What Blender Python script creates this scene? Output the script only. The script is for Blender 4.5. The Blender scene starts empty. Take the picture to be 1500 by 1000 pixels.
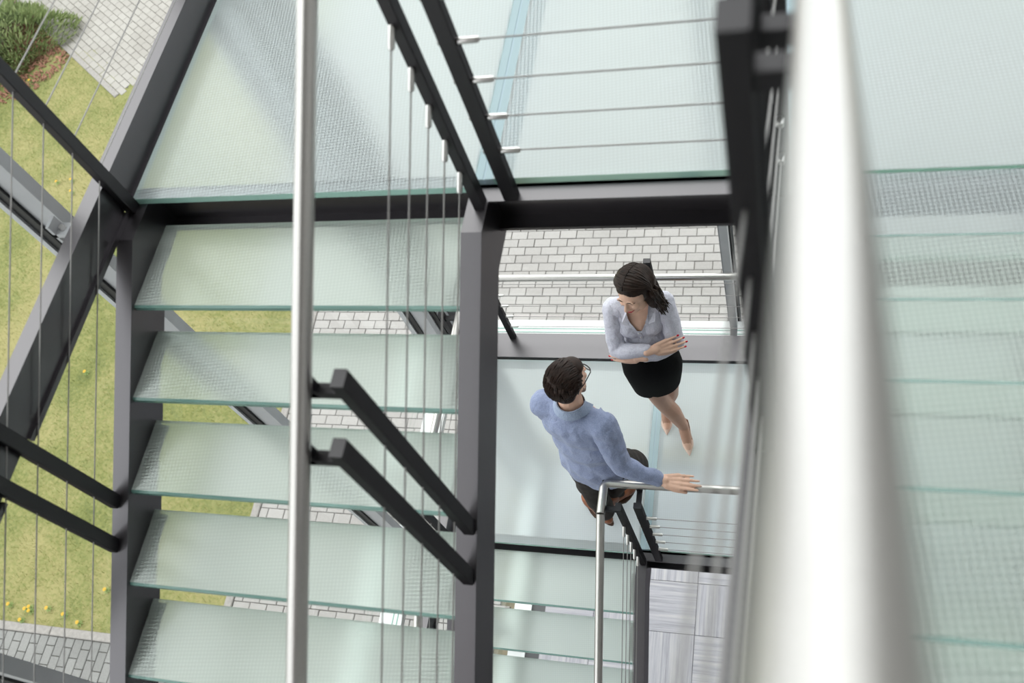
import bpy, bmesh, math, random
import numpy as np
from mathutils import Vector, Matrix, Quaternion, noise as mnoise
random.seed(7); rng = np.random.default_rng(7)
scene = bpy.context.scene
COL = scene.collection
PI = math.pi

# ------------------------------------------------------------------ scale
# plan coordinates: 1 plan unit = 2.1 m, plan origin at the camera, ground floor at plan z = -4.02
S = 2.1
ZF = -4.02
def U(p):
    return (p[0]*S, p[1]*S, (p[2]-ZF)*S)

# ------------------------------------------------------------------ camera
cam_d = bpy.data.cameras.new('camera'); cam = bpy.data.objects.new('camera', cam_d); COL.objects.link(cam)
FPX = 1397.5
R = ((0.95559, 0.15529, -0.25044), (0.01318, -0.87152, -0.49017), (-0.29438, 0.46510, -0.83488))
right = Vector(R[0]).normalized(); fwd = Vector(R[2]).normalized()
up = -(fwd.cross(right)).normalized(); right = fwd.cross(up).normalized()
mw = Matrix.Identity(4)
for i in range(3):
    mw[i][0] = right[i]; mw[i][1] = up[i]; mw[i][2] = -fwd[i]
mw.translation = Vector(U((0, 0, 0)))
cam.matrix_world = mw
cam_d.sensor_fit = 'HORIZONTAL'; cam_d.sensor_width = 36.0
cam_d.lens = FPX*36/1500
cam_d.clip_start = 0.02; cam_d.clip_end = 200
cam_d.dof.use_dof = True; cam_d.dof.focus_distance = 5.4; cam_d.dof.aperture_fstop = 2.8
scene.camera = cam
def ray(px, py):
    d = Vector(((px-750)/FPX, (py-500)/FPX, 1.0))
    return right*d.x - up*d.y + fwd*d.z
def atz(px, py, z):            # plan point on the level z seen at a photograph pixel
    d = ray(px, py); k = z/d.z
    return (d.x*k, d.y*k, z)
def proj(p):                   # photograph pixel of a plan point
    v = Vector(p); z = v.dot(fwd)
    return (750+FPX*v.dot(right)/z, 500-FPX*v.dot(up)/z) if z > 0.01 else (-9e9, -9e9)

# ------------------------------------------------------------------ world and light
w = bpy.data.worlds.new('overcast_sky'); scene.world = w; w.use_nodes = True
nt = w.node_tree; nt.nodes.clear()
out = nt.nodes.new('ShaderNodeOutputWorld'); bg = nt.nodes.new('ShaderNodeBackground')
tc = nt.nodes.new('ShaderNodeTexCoord'); sep = nt.nodes.new('ShaderNodeSeparateXYZ'); ramp = nt.nodes.new('ShaderNodeValToRGB')
nt.links.new(tc.outputs['Generated'], sep.inputs[0]); nt.links.new(sep.outputs['Z'], ramp.inputs[0])
ramp.color_ramp.elements[0].position = 0.0; ramp.color_ramp.elements[0].color = (0.90, 0.885, 0.92, 1)
ramp.color_ramp.elements[1].position = 0.9; ramp.color_ramp.elements[1].color = (1.0, 0.972, 1.0, 1)
nt.links.new(ramp.outputs[0], bg.inputs[0]); bg.inputs[1].default_value = 1.9
nt.links.new(bg.outputs[0], out.inputs[0])
# soft daylight from the open sky beyond the two glass facades
sun_d = bpy.data.lights.new('sky_sun_offscreen', 'SUN'); sun = bpy.data.objects.new('sky_sun_offscreen', sun_d); COL.objects.link(sun)
sun_d.energy = 1.2; sun_d.angle = math.radians(60); sun_d.color = (1.0, 0.97, 0.92)
sun.rotation_euler = Vector((-0.5, 0.55, 0.9)).to_track_quat('Z', 'Y').to_euler()

vs = scene.view_settings
vs.view_transform = 'Standard'; vs.look = 'None'; vs.gamma = 1.0; vs.use_curve_mapping = False
vs.exposure = 0.48

# ------------------------------------------------------------------ materials
MAT = {}
def mat(name):
    m = bpy.data.materials.new(name); m.use_nodes = True
    m.node_tree.nodes.clear(); MAT[name] = m
    n = m.node_tree
    o = n.nodes.new('ShaderNodeOutputMaterial')
    return m, n, o
def N(n, t, **kw):
    x = n.nodes.new('ShaderNode'+t)
    for k, v in kw.items():
        if k.startswith('i_'):
            x.inputs[k[2:].replace('_', ' ')].default_value = v
        else: setattr(x, k, v)
    return x
def L(n, a, b): n.links.new(a, b)
def principled(name, col, rough=0.5, metal=0.0, spec=0.5, noise=None, bump=None, coat=0.0, sheen=0.0, ior=1.5):
    """noise = (scale, amount) colour variation; bump = (scale, strength)"""
    m, n, o = mat(name)
    p = N(n, 'BsdfPrincipled'); L(n, p.outputs[0], o.inputs[0])
    p.inputs['Base Color'].default_value = (*col, 1); p.inputs['Roughness'].default_value = rough
    p.inputs['Metallic'].default_value = metal; p.inputs['Specular IOR Level'].default_value = spec
    p.inputs['IOR'].default_value = ior; p.inputs['Coat Weight'].default_value = coat; p.inputs['Sheen Weight'].default_value = sheen
    if noise or bump: tcn = N(n, 'TexCoord')
    if noise:
        t = N(n, 'TexNoise'); t.inputs['Scale'].default_value = noise[0]; t.inputs['Detail'].default_value = 6
        L(n, tcn.outputs['Object'], t.inputs['Vector'])
        r = N(n, 'ValToRGB'); a = noise[1]
        r.color_ramp.elements[0].position = 0.3; r.color_ramp.elements[1].position = 0.7
        r.color_ramp.elements[0].color = (*[c*(1-a) for c in col], 1); r.color_ramp.elements[1].color = (*[min(1, c*(1+a)) for c in col], 1)
        L(n, t.outputs['Fac'], r.inputs[0]); L(n, r.outputs[0], p.inputs['Base Color'])
    if bump:
        t = N(n, 'TexNoise'); t.inputs['Scale'].default_value = bump[0]; t.inputs['Detail'].default_value = 5
        L(n, tcn.outputs['Object'], t.inputs['Vector'])
        b = N(n, 'Bump'); b.inputs['Strength'].default_value = bump[1]; b.inputs['Distance'].default_value = 0.01
        L(n, t.outputs['Fac'], b.inputs['Height']); L(n, b.outputs[0], p.inputs['Normal'])
    return m

def satin_paint(name, col, gloss, k, rough):
    # satin powder coat: near-black body under a weak, even sheen
    m, n, o = mat(name); tcn = N(n, 'TexCoord'); t = N(n, 'TexNoise'); t.inputs['Scale'].default_value = 45; t.inputs['Detail'].default_value = 5; L(n, tcn.outputs['Object'], t.inputs['Vector'])
    r = N(n, 'ValToRGB'); r.color_ramp.elements[0].position = .3; r.color_ramp.elements[1].position = .7
    r.color_ramp.elements[0].color = (*[c*.85 for c in col], 1); r.color_ramp.elements[1].color = (*[c*1.15 for c in col], 1); L(n, t.outputs['Fac'], r.inputs[0])
    d = N(n, 'BsdfDiffuse'); L(n, r.outputs[0], d.inputs[0]); g = N(n, 'BsdfGlossy'); g.inputs[0].default_value = (*gloss, 1); g.inputs['Roughness'].default_value = rough
    bu = N(n, 'Bump'); bu.inputs['Strength'].default_value = .04; bu.inputs['Distance'].default_value = .002; L(n, t.outputs['Fac'], bu.inputs['Height']); L(n, bu.outputs[0], g.inputs['Normal'])
    mx = N(n, 'MixShader'); mx.inputs[0].default_value = k; L(n, d.outputs[0], mx.inputs[1]); L(n, g.outputs[0], mx.inputs[2]); L(n, mx.outputs[0], o.inputs[0])
satin_paint('painted_steel', (0.0085, 0.0075, 0.0085), (1.0, 0.95, 1.0), 0.13, 0.33)
satin_paint('post_steel', (0.008, 0.0075, 0.0085), (1.0, 0.96, 1.0), 0.050, 0.36)
principled('stainless', (0.56, 0.535, 0.515), 0.30, metal=1.0, noise=(300, 0.06))
principled('ferrule_steel', (0.72, 0.70, 0.68), 0.28, metal=1.0)
principled('facade_grey', (0.40, 0.405, 0.42), 0.45, noise=(8, 0.05))
principled('gasket', (0.012, 0.012, 0.013), 0.5)
principled('white_sill', (0.86, 0.87, 0.87), 0.4)
principled('kerb_stone', (0.27, 0.25, 0.235), 0.85, noise=(25, 0.15), bump=(90, 0.4))
principled('dark_cladding', (0.10, 0.10, 0.105), 0.7)
principled('wall_plaster', (0.30, 0.295, 0.29), 0.8)
principled('pale_sealant', (0.30, 0.40, 0.435), 0.5)
principled('joist_paint', (0.34, 0.44, 0.50), 0.5)
principled('mulch', (0.30, 0.15, 0.10), 0.9, noise=(30, 0.4), bump=(60, 0.6))

# woven steel rope
m, n, o = mat('wire_rope'); p = N(n, 'BsdfPrincipled'); L(n, p.outputs[0], o.inputs[0])
tcn = N(n, 'TexCoord'); wv = N(n, 'TexWave'); wv.inputs['Scale'].default_value = 120; wv.bands_direction = 'DIAGONAL'
L(n, tcn.outputs['Object'], wv.inputs['Vector'])
rp = N(n, 'ValToRGB'); rp.color_ramp.elements[0].color = (0.20, 0.19, 0.19, 1); rp.color_ramp.elements[1].color = (0.42, 0.40, 0.39, 1)
L(n, wv.outputs['Fac'], rp.inputs[0]); L(n, rp.outputs[0], p.inputs['Base Color'])
p.inputs['Metallic'].default_value = 0.6; p.inputs['Roughness'].default_value = 0.5

def one_sided_fresnel(n, ior, k):
    # a thin slab reflects once, where the ray enters it
    f = N(n, 'Fresnel'); f.inputs[0].default_value = ior; g_ = N(n, 'NewGeometry')
    inv = N(n, 'Math', operation='MULTIPLY_ADD'); inv.inputs[1].default_value = -k; inv.inputs[2].default_value = k
    L(n, g_.outputs['Backfacing'], inv.inputs[0])
    fm = N(n, 'Math', operation='MULTIPLY'); L(n, f.outputs[0], fm.inputs[0]); L(n, inv.outputs[0], fm.inputs[1])
    return fm
# frosted glass with a raised dot grid
def frosted(name, tint, dif, trl, pitch):
    m, n, o = mat(name)
    tcn = N(n, 'TexCoord'); mp = N(n, 'Mapping'); mp.inputs['Rotation'].default_value = (0, 0, math.radians(38))
    k = PI/pitch; mp.inputs['Scale'].default_value = (k, k, k)
    L(n, tcn.outputs['Object'], mp.inputs['Vector'])
    sp = N(n, 'SeparateXYZ'); L(n, mp.outputs[0], sp.inputs[0])
    sx = N(n, 'Math', operation='SINE'); sy = N(n, 'Math', operation='SINE'); mu = N(n, 'Math', operation='MULTIPLY')
    L(n, sp.outputs['X'], sx.inputs[0]); L(n, sp.outputs['Y'], sy.inputs[0]); L(n, sx.outputs[0], mu.inputs[0]); L(n, sy.outputs[0], mu.inputs[1])
    mr = N(n, 'MapRange'); mr.inputs['From Min'].default_value = -0.6; mr.inputs['From Max'].default_value = 0.6
    mr.inputs['To Min'].default_value = 0.50; mr.inputs['To Max'].default_value = 0.84
    L(n, mu.outputs[0], mr.inputs[0])
    d = N(n, 'BsdfDiffuse'); cr = N(n, 'MapRange'); cr.inputs['From Min'].default_value = -0.5; cr.inputs['From Max'].default_value = 0.5; L(n, mu.outputs[0], cr.inputs[0])
    mc = N(n, 'Mix', data_type='RGBA'); mc.inputs[6].default_value = (*[c*.80 for c in dif], 1); mc.inputs[7].default_value = (*[min(1, c*1.14) for c in dif], 1)
    L(n, cr.outputs[0], mc.inputs[0]); L(n, mc.outputs[2], d.inputs[0])
    t = N(n, 'BsdfTranslucent'); t.inputs[0].default_value = (*trl, 1)
    r = N(n, 'BsdfRefraction'); r.inputs[0].default_value = (*tint, 1); r.inputs['Roughness'].default_value = 0.42; r.inputs['IOR'].default_value = 1.12
    g = N(n, 'BsdfGlossy'); g.inputs['Roughness'].default_value = 0.22; g.inputs[0].default_value = (0.9, 0.95, 0.95, 1)
    a = N(n, 'MixShader'); a.inputs[0].default_value = 0.45; L(n, d.outputs[0], a.inputs[1]); L(n, t.outputs[0], a.inputs[2])
    b = N(n, 'MixShader'); L(n, mr.outputs[0], b.inputs[0]); L(n, r.outputs[0], b.inputs[1]); L(n, a.outputs[0], b.inputs[2])
    fm = one_sided_fresnel(n, 1.45, 0.8)
    c = N(n, 'MixShader'); L(n, fm.outputs[0], c.inputs[0]); L(n, b.outputs[0], c.inputs[1]); L(n, g.outputs[0], c.inputs[2])
    L(n, c.outputs[0], o.inputs[0])
    return m
frosted('frosted_tread', (0.86, 0.93, 0.89), (0.70, 0.75, 0.715), (0.84, 0.90, 0.862), 0.0085)
frosted('frosted_landing', (0.88, 0.93, 0.945), (0.70, 0.745, 0.765), (0.83, 0.882, 0.902), 0.0085)
# glass edge: green
m, n, o = mat('glass_edge'); p = N(n, 'BsdfPrincipled'); L(n, p.outputs[0], o.inputs[0])
p.inputs['Base Color'].default_value = (0.42, 0.70, 0.61, 1); p.inputs['Roughness'].default_value = 0.2
p.inputs['Transmission Weight'].default_value = 0.25
m, n, o = mat('tread_edge'); p = N(n, 'BsdfPrincipled'); L(n, p.outputs[0], o.inputs[0])
p.inputs['Base Color'].default_value = (0.15, 0.29, 0.255, 1); p.inputs['Roughness'].default_value = 0.2; p.inputs['Transmission Weight'].default_value = 0.2
m, n, o = mat('glass_under'); t = N(n, 'BsdfTransparent'); t.inputs[0].default_value = (0.95, 0.99, 0.97, 1); L(n, t.outputs[0], o.inputs[0])
# clear facade pane
m, n, o = mat('facade_glass'); t = N(n, 'BsdfTransparent'); t.inputs[0].default_value = (0.90, 0.935, 0.92, 1)
g = N(n, 'BsdfGlossy'); g.inputs['Roughness'].default_value = 0.01
f = one_sided_fresnel(n, 1.3, 0.8); mx = N(n, 'MixShader')
L(n, f.outputs[0], mx.inputs[0]); L(n, t.outputs[0], mx.inputs[1]); L(n, g.outputs[0], mx.inputs[2]); L(n, mx.outputs[0], o.inputs[0])

# paving bricks: colour varies brick by brick and in speckle
def paver(name, c0, c1):
    m, n, o = mat(name); p = N(n, 'BsdfPrincipled'); L(n, p.outputs[0], o.inputs[0]); p.inputs['Roughness'].default_value = 0.9
    oi = N(n, 'NewGeometry'); tcn = N(n, 'TexCoord'); ob = N(n, 'ObjectInfo')
    t = N(n, 'TexNoise'); t.inputs['Scale'].default_value = 60; t.inputs['Detail'].default_value = 8; L(n, oi.outputs['Position'], t.inputs['Vector'])
    t2 = N(n, 'TexNoise'); t2.inputs['Scale'].default_value = 1.3; t2.inputs['Detail'].default_value = 3; L(n, oi.outputs['Position'], t2.inputs['Vector'])
    ad = N(n, 'Math', operation='ADD'); L(n, t.outputs['Fac'], ad.inputs[0]); L(n, t2.outputs['Fac'], ad.inputs[1])
    ri = N(n, 'Math', operation='MULTIPLY_ADD'); L(n, oi.outputs['Random Per Island'], ri.inputs[0]); ri.inputs[1].default_value = 0.35; L(n, ad.outputs[0], ri.inputs[2])
    r2 = N(n, 'Math', operation='MULTIPLY_ADD'); L(n, ob.outputs['Random'], r2.inputs[0]); r2.inputs[1].default_value = 0.35; L(n, ri.outputs[0], r2.inputs[2])
    mr = N(n, 'MapRange'); mr.inputs['From Min'].default_value = 0.75; mr.inputs['From Max'].default_value = 1.75; L(n, r2.outputs[0], mr.inputs[0])
    rp = N(n, 'ValToRGB'); rp.color_ramp.elements[0].color = (*c0, 1); rp.color_ramp.elements[1].color = (*c1, 1)
    L(n, mr.outputs[0], rp.inputs[0]); L(n, rp.outputs[0], p.inputs['Base Color'])
    b = N(n, 'Bump'); b.inputs['Strength'].default_value = 0.4; b.inputs['Distance'].default_value = 0.004
    L(n, t.outputs['Fac'], b.inputs['Height']); L(n, b.outputs[0], p.inputs['Normal'])
paver('paver_warm', (0.275, 0.258, 0.247), (0.375, 0.355, 0.342))
paver('paver_grey', (0.15, 0.147, 0.142), (0.245, 0.24, 0.232))
paver('paver_pale', (0.26, 0.24, 0.22), (0.36, 0.34, 0.315))
principled('joint_sand', (0.225, 0.205, 0.14), 0.95, noise=(9, 0.35))

# lawn soil under the blades
m, n, o = mat('lawn_soil'); p = N(n, 'BsdfPrincipled'); L(n, p.outputs[0], o.inputs[0]); p.inputs['Roughness'].default_value = 0.95
g = N(n, 'NewGeometry'); a = N(n, 'TexNoise'); a.inputs['Scale'].default_value = 0.9; a.inputs['Detail'].default_value = 4; a.inputs['Roughness'].default_value = 0.6
b = N(n, 'TexNoise'); b.inputs['Scale'].default_value = 26; b.inputs['Detail'].default_value = 7; b.inputs['Roughness'].default_value = 0.75
L(n, g.outputs['Position'], a.inputs['Vector']); L(n, g.outputs['Position'], b.inputs['Vector'])
mx = N(n, 'Math', operation='MULTIPLY_ADD'); L(n, a.outputs['Fac'], mx.inputs[0]); mx.inputs[1].default_value = 1.1; L(n, b.outputs['Fac'], mx.inputs[2])
rp = N(n, 'ValToRGB'); e = rp.color_ramp.elements
e[0].position = 0.70; e[0].color = (0.085, 0.105, 0.03, 1); e[1].position = 1.0; e[1].color = (0.27, 0.24, 0.10, 1)
x = e.new(0.86); x.color = (0.17, 0.18, 0.055, 1)
mr = N(n, 'MapRange'); mr.inputs['From Min'].default_value = 0.0; mr.inputs['From Max'].default_value = 1.6
L(n, mx.outputs[0], mr.inputs[0]); mr.inputs['To Min'].default_value = 0.25; mr.inputs['To Max'].default_value = 1.25
L(n, mr.outputs[0], rp.inputs[0]); L(n, rp.outputs[0], p.inputs['Base Color'])
# grass blades: each blade its own tone
def foliage(name, cols, trans=0.35, scale=1.1, rnd=0.55):
    m, n, o = mat(name); g = N(n, 'NewGeometry')
    a = N(n, 'TexNoise'); a.inputs['Scale'].default_value = scale; a.inputs['Detail'].default_value = 3; L(n, g.outputs['Position'], a.inputs['Vector'])
    q = N(n, 'Math', operation='MULTIPLY_ADD'); L(n, g.outputs['Random Per Island'], q.inputs[0]); q.inputs[1].default_value = rnd; L(n, a.outputs['Fac'], q.inputs[2])
    mr = N(n, 'MapRange'); mr.inputs['From Min'].default_value = 0.35; mr.inputs['From Max'].default_value = 0.7+rnd; L(n, q.outputs[0], mr.inputs[0])
    rp = N(n, 'ValToRGB'); e = rp.color_ramp.elements
    e[0].color = (*cols[0], 1); e[1].color = (*cols[-1], 1)
    for i, c in enumerate(cols[1:-1]):
        x = e.new((i+1)/(len(cols)-1)); x.color = (*c, 1)
    L(n, mr.outputs[0], rp.inputs[0])
    d = N(n, 'BsdfDiffuse'); t = N(n, 'BsdfTranslucent'); mx = N(n, 'MixShader'); mx.inputs[0].default_value = trans
    L(n, rp.outputs[0], d.inputs[0]); L(n, rp.outputs[0], t.inputs[0]); L(n, d.outputs[0], mx.inputs[1]); L(n, t.outputs[0], mx.inputs[2]); L(n, mx.outputs[0], o.inputs[0])
foliage('grass', [(0.11, 0.14, 0.035), (0.20, 0.215, 0.06), (0.31, 0.275, 0.12)])
foliage('juniper', [(0.11, 0.15, 0.06), (0.25, 0.31, 0.13), (0.42, 0.46, 0.24)], scale=3)
foliage('weed_leaf', [(0.16, 0.26, 0.08), (0.30, 0.40, 0.16)], scale=3)
principled('dandelion_yellow', (0.62, 0.36, 0.02), 0.7)
principled('bark', (0.16, 0.10, 0.07), 0.9)

# carpet: fine stripes of grey, lilac and sand that run along the tile
m, n, o = mat('striped_carpet'); p = N(n, 'BsdfPrincipled'); L(n, p.outputs[0], o.inputs[0]); p.inputs['Roughness'].default_value = 0.95
tcn = N(n, 'TexCoord'); ob = N(n, 'ObjectInfo'); mp = N(n, 'Mapping'); mp.inputs['Scale'].default_value = (0.9, 42, 1)
L(n, tcn.outputs['Object'], mp.inputs['Vector'])
rv = N(n, 'VectorMath', operation='SCALE'); rv.inputs[0].default_value = (37, 53, 11); L(n, ob.outputs['Random'], rv.inputs['Scale'])
av = N(n, 'VectorMath', operation='ADD'); L(n, mp.outputs[0], av.inputs[0]); L(n, rv.outputs[0], av.inputs[1])
t = N(n, 'TexNoise'); t.inputs['Scale'].default_value = 1.0; t.inputs['Detail'].default_value = 5; t.inputs['Roughness'].default_value = 0.8; L(n, av.outputs[0], t.inputs['Vector'])
rp = N(n, 'ValToRGB'); e = rp.color_ramp.elements
e[0].position = 0.30; e[0].color = (0.27, 0.26, 0.285, 1); e[1].position = 0.68; e[1].color = (0.60, 0.575, 0.57, 1)
x = e.new(0.48); x.color = (0.44, 0.425, 0.47, 1)
L(n, t.outputs['Fac'], rp.inputs[0]); L(n, rp.outputs[0], p.inputs['Base Color'])

# ------------------------------------------------------------------ mesh helpers
class MB:
    """collects shapes in plan units (metres when unit=1)"""
    def __init__(s): s.v = []; s.f = []; s.m = []
    def add(s, v, f, mi=0):
        o = len(s.v); s.v += [tuple(x) for x in v]
        for q in f: s.f.append([i+o for i in q]); s.m.append(mi)
        return s
    def box(s, lo, hi, mi=(0, 0, 0)):
        x0, y0, z0 = lo; x1, y1, z1 = hi
        v = [(x0, y0, z0), (x1, y0, z0), (x1, y1, z0), (x0, y1, z0), (x0, y0, z1), (x1, y0, z1), (x1, y1, z1), (x0, y1, z1)]
        s.add(v, [(4, 5, 6, 7)], mi[0]); s.f[-1] = [i for i in s.f[-1]]
        o = len(s.v)-8
        for q in ((0, 1, 5, 4), (1, 2, 6, 5), (2, 3, 7, 6), (3, 0, 4, 7)): s.f.append([i+o for i in q]); s.m.append(mi[1])
        s.f.append([o+3, o+2, o+1, o]); s.m.append(mi[2]); return s
    def bar(s, a, b, w, h, upv=(0, 0, 1), bev=0.0):
        a = Vector(a); b = Vector(b); d = (b-a).normalized(); u = Vector(upv); sd = d.cross(u)
        if sd.length < 1e-5: sd = d.cross(Vector((1, 0, 0)))
        sd.normalize(); u = sd.cross(d).normalized()
        sd = sd*(w/2); u = u*(h/2)
        if bev:
            k = bev; pr = [(-1, -1+k), (-1+k, -1), (1-k, -1), (1, -1+k), (1, 1-k), (1-k, 1), (-1+k, 1), (-1, 1-k)]
        else: pr = [(-1, -1), (1, -1), (1, 1), (-1, 1)]
        c = len(pr)
        v = [a+sd*x+u*y for x, y in pr]+[b+sd*x+u*y for x, y in pr]
        f = [(i, (i+1) % c, c+(i+1) % c, c+i) for i in range(c)]
        f.append(tuple(range(c-1, -1, -1))); f.append(tuple(range(c, 2*c)))
        return s.add(v, f)
    def tube(s, pts, r, n=10, mi=0, caps=True):
        P = [Vector(p) for p in pts]; rr = r if hasattr(r, '__len__') else [r]*len(P)
        v = []; ref = None
        for i, p in enumerate(P):
            if i == 0: t = (P[1]-P[0]).normalized(); sc = 1
            elif i == len(P)-1: t = (P[-1]-P[-2]).normalized(); sc = 1
            else:
                t0 = (P[i]-P[i-1]).normalized(); t1 = (P[i+1]-P[i]).normalized(); t = (t0+t1)
                t = t0 if t.length < 1e-6 else t.normalized()
            if ref is None:
                ref = t.orthogonal().normalized()
            else:
                ref = (ref-t*ref.dot(t)); ref = ref.normalized() if ref.length > 1e-6 else t.orthogonal().normalized()
            bi = t.cross(ref)
            for k in range(n):
                a = 2*PI*k/n; v.append(p+(ref*math.cos(a)+bi*math.sin(a))*rr[i])
        f = []
        for i in range(len(P)-1):
            for k in range(n): f.append((i*n+k, i*n+(k+1) % n, (i+1)*n+(k+1) % n, (i+1)*n+k))
        if caps: f.append(tuple(range(n-1, -1, -1))); f.append(tuple(range((len(P)-1)*n, len(P)*n)))
        return s.add(v, f, mi)
    def prism(s, poly, ext):
        e = Vector(ext); n = len(poly); P = [Vector(p) for p in poly]
        v = P+[p+e for p in P]
        f = [tuple(range(n-1, -1, -1)), tuple(range(n, 2*n))]+[(i, (i+1) % n, n+(i+1) % n, n+i) for i in range(n)]
        return s.add(v, f)

def woff(o):
    p = Vector((0, 0, 0))
    while o is not None: p += o.location; o = o.parent
    return p
def tag(o, label=None, cat=None, group=None, kind=None):
    if label: o['label'] = label
    if cat: o['category'] = cat
    if group: o['group'] = group
    if kind: o['kind'] = kind
    return o
def thing(name, base, label=None, cat=None, group=None, kind=None, metres=False):
    o = bpy.data.objects.new(name, None); COL.objects.link(o); o.empty_display_size = 0.1
    o.location = base if metres else U(base)
    return tag(o, label, cat, group, kind)
def mesh_from(name, v, f, mats, mi=None, smooth=False):
    me = bpy.data.meshes.new(name); me.from_pydata([tuple(x) for x in v], [], f)
    for mt in (mats if isinstance(mats, (list, tuple)) else [mats]): me.materials.append(MAT[mt])
    if mi is not None and any(mi): me.polygons.foreach_set('material_index', mi)
    bm = bmesh.new(); bm.from_mesh(me); bmesh.ops.recalc_face_normals(bm, faces=bm.faces); bm.to_mesh(me); bm.free()
    if smooth:
        me.polygons.foreach_set('use_smooth', [True]*len(me.polygons))
        try: me.set_sharp_from_angle(angle=math.radians(40))
        except Exception: pass
    me.update(); return me
def mk(name, mb, mats, parent=None, smooth=False, metres=False):
    V = [Vector(p) if metres else Vector(U(p)) for p in mb.v]
    if parent is not None: off = woff(parent); loc = Vector((0, 0, 0))
    else:
        xs = [p.x for p in V]; ys = [p.y for p in V]; zs = [p.z for p in V]
        off = Vector(((min(xs)+max(xs))/2, (min(ys)+max(ys))/2, min(zs))); loc = off
    me = mesh_from(name, [p-off for p in V], mb.f, mats, mb.m, smooth)
    o = bpy.data.objects.new(name, me); COL.objects.link(o); o.location = loc
    if parent is not None: o.parent = parent
    return o
def inst(name, me, parent, loc, rot=(0, 0, 0)):        # a part that shares mesh data; loc in metres, world
    o = bpy.data.objects.new(name, me); COL.objects.link(o)
    o.location = Vector(loc)-(woff(parent) if parent else Vector((0, 0, 0))); o.rotation_euler = rot
    if parent: o.parent = parent
    return o
# ================================================================== THE SETTING
ZG = -4.05                                   # outdoor ground
# bedding under everything outdoors
mb = MB().box((-9, -3.5, ZG-0.06), (5, 9, ZG-0.012))
tag(mk('ground', mb, 'joint_sand'), 'sandy bedding soil under the paving outside the glass facade', 'ground', kind='structure')

# ---- carpet floor
floor = thing('floor', (0, 0, ZF-0.03), 'striped grey carpet tile floor on the ground storey', 'floor', kind='structure')
mk('slab', MB().box((-1.19, -1.6, ZF-0.045), (1.4, 1.57, ZF-0.003)), 'dark_cladding', floor)
TS = 0.2125; tmb = MB()
h = TS/2-0.0006
tmb.add([(-h, -h, 0), (h, -h, 0), (h, h, 0), (-h, h, 0), (-h+.0015, -h+.0015, .003), (h-.0015, -h+.0015, .003), (h-.0015, h-.0015, .003), (-h+.0015, h-.0015, .003)],
        [(4, 5, 6, 7), (0, 1, 5, 4), (1, 2, 6, 5), (2, 3, 7, 6), (3, 0, 4, 7)])
tile_me = mesh_from('carpet_tile', [(x*S, y*S, z*S) for x, y, z in tmb.v], tmb.f, 'striped_carpet')
ox, oy = -0.418, 0.8815                      # a tile corner in plan
ix0 = math.ceil((-1.16-ox)/TS); iy0 = math.ceil((-0.9-oy)/TS)
for i in range(ix0, ix0+9):
    for j in range(iy0, iy0+11):
        cx, cy = ox+(i+.5)*TS, oy+(j+.5)*TS
        if cy+h > 1.57 or cx-h < -1.17: continue
        inst('carpet_tile', tile_me, floor, U((cx, cy, ZF-0.003)), (0, 0, 0 if (i+j) % 2 else PI/2))
tag(mk('baseboard_left', MB().box((-1.19, -1.5, ZF-0.01), (-1.115, 1.57, ZF+0.006)), 'white_sill'), 'white sill board along the foot of the glass facade', 'baseboard', kind='structure')

# ---- unseen core walls right of and behind the stair, added to block sky light
tag(mk('wall_right_unseen', MB().box((0.66, -1.6, ZF), (0.72, 1.57, 2.4)), 'wall_plaster'), 'unseen grey plaster wall added beside the upper stair flight to block sky light', 'wall', kind='structure')
tag(mk('wall_back_unseen', MB().box((-1.19, -1.66, ZF), (0.72, -1.6, 2.4)), 'wall_plaster'), 'unseen grey plaster wall added behind the stair to block sky light', 'wall', kind='structure')

tag(mk('ceiling', MB().box((-1.23, -1.66, 2.4), (0.72, 1.64, 2.46)), 'wall_plaster'), 'unseen grey plaster ceiling added high over the stairwell to limit sky light', 'ceiling', kind='structure')  # out of view, added so sky light enters only through the facades
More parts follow.
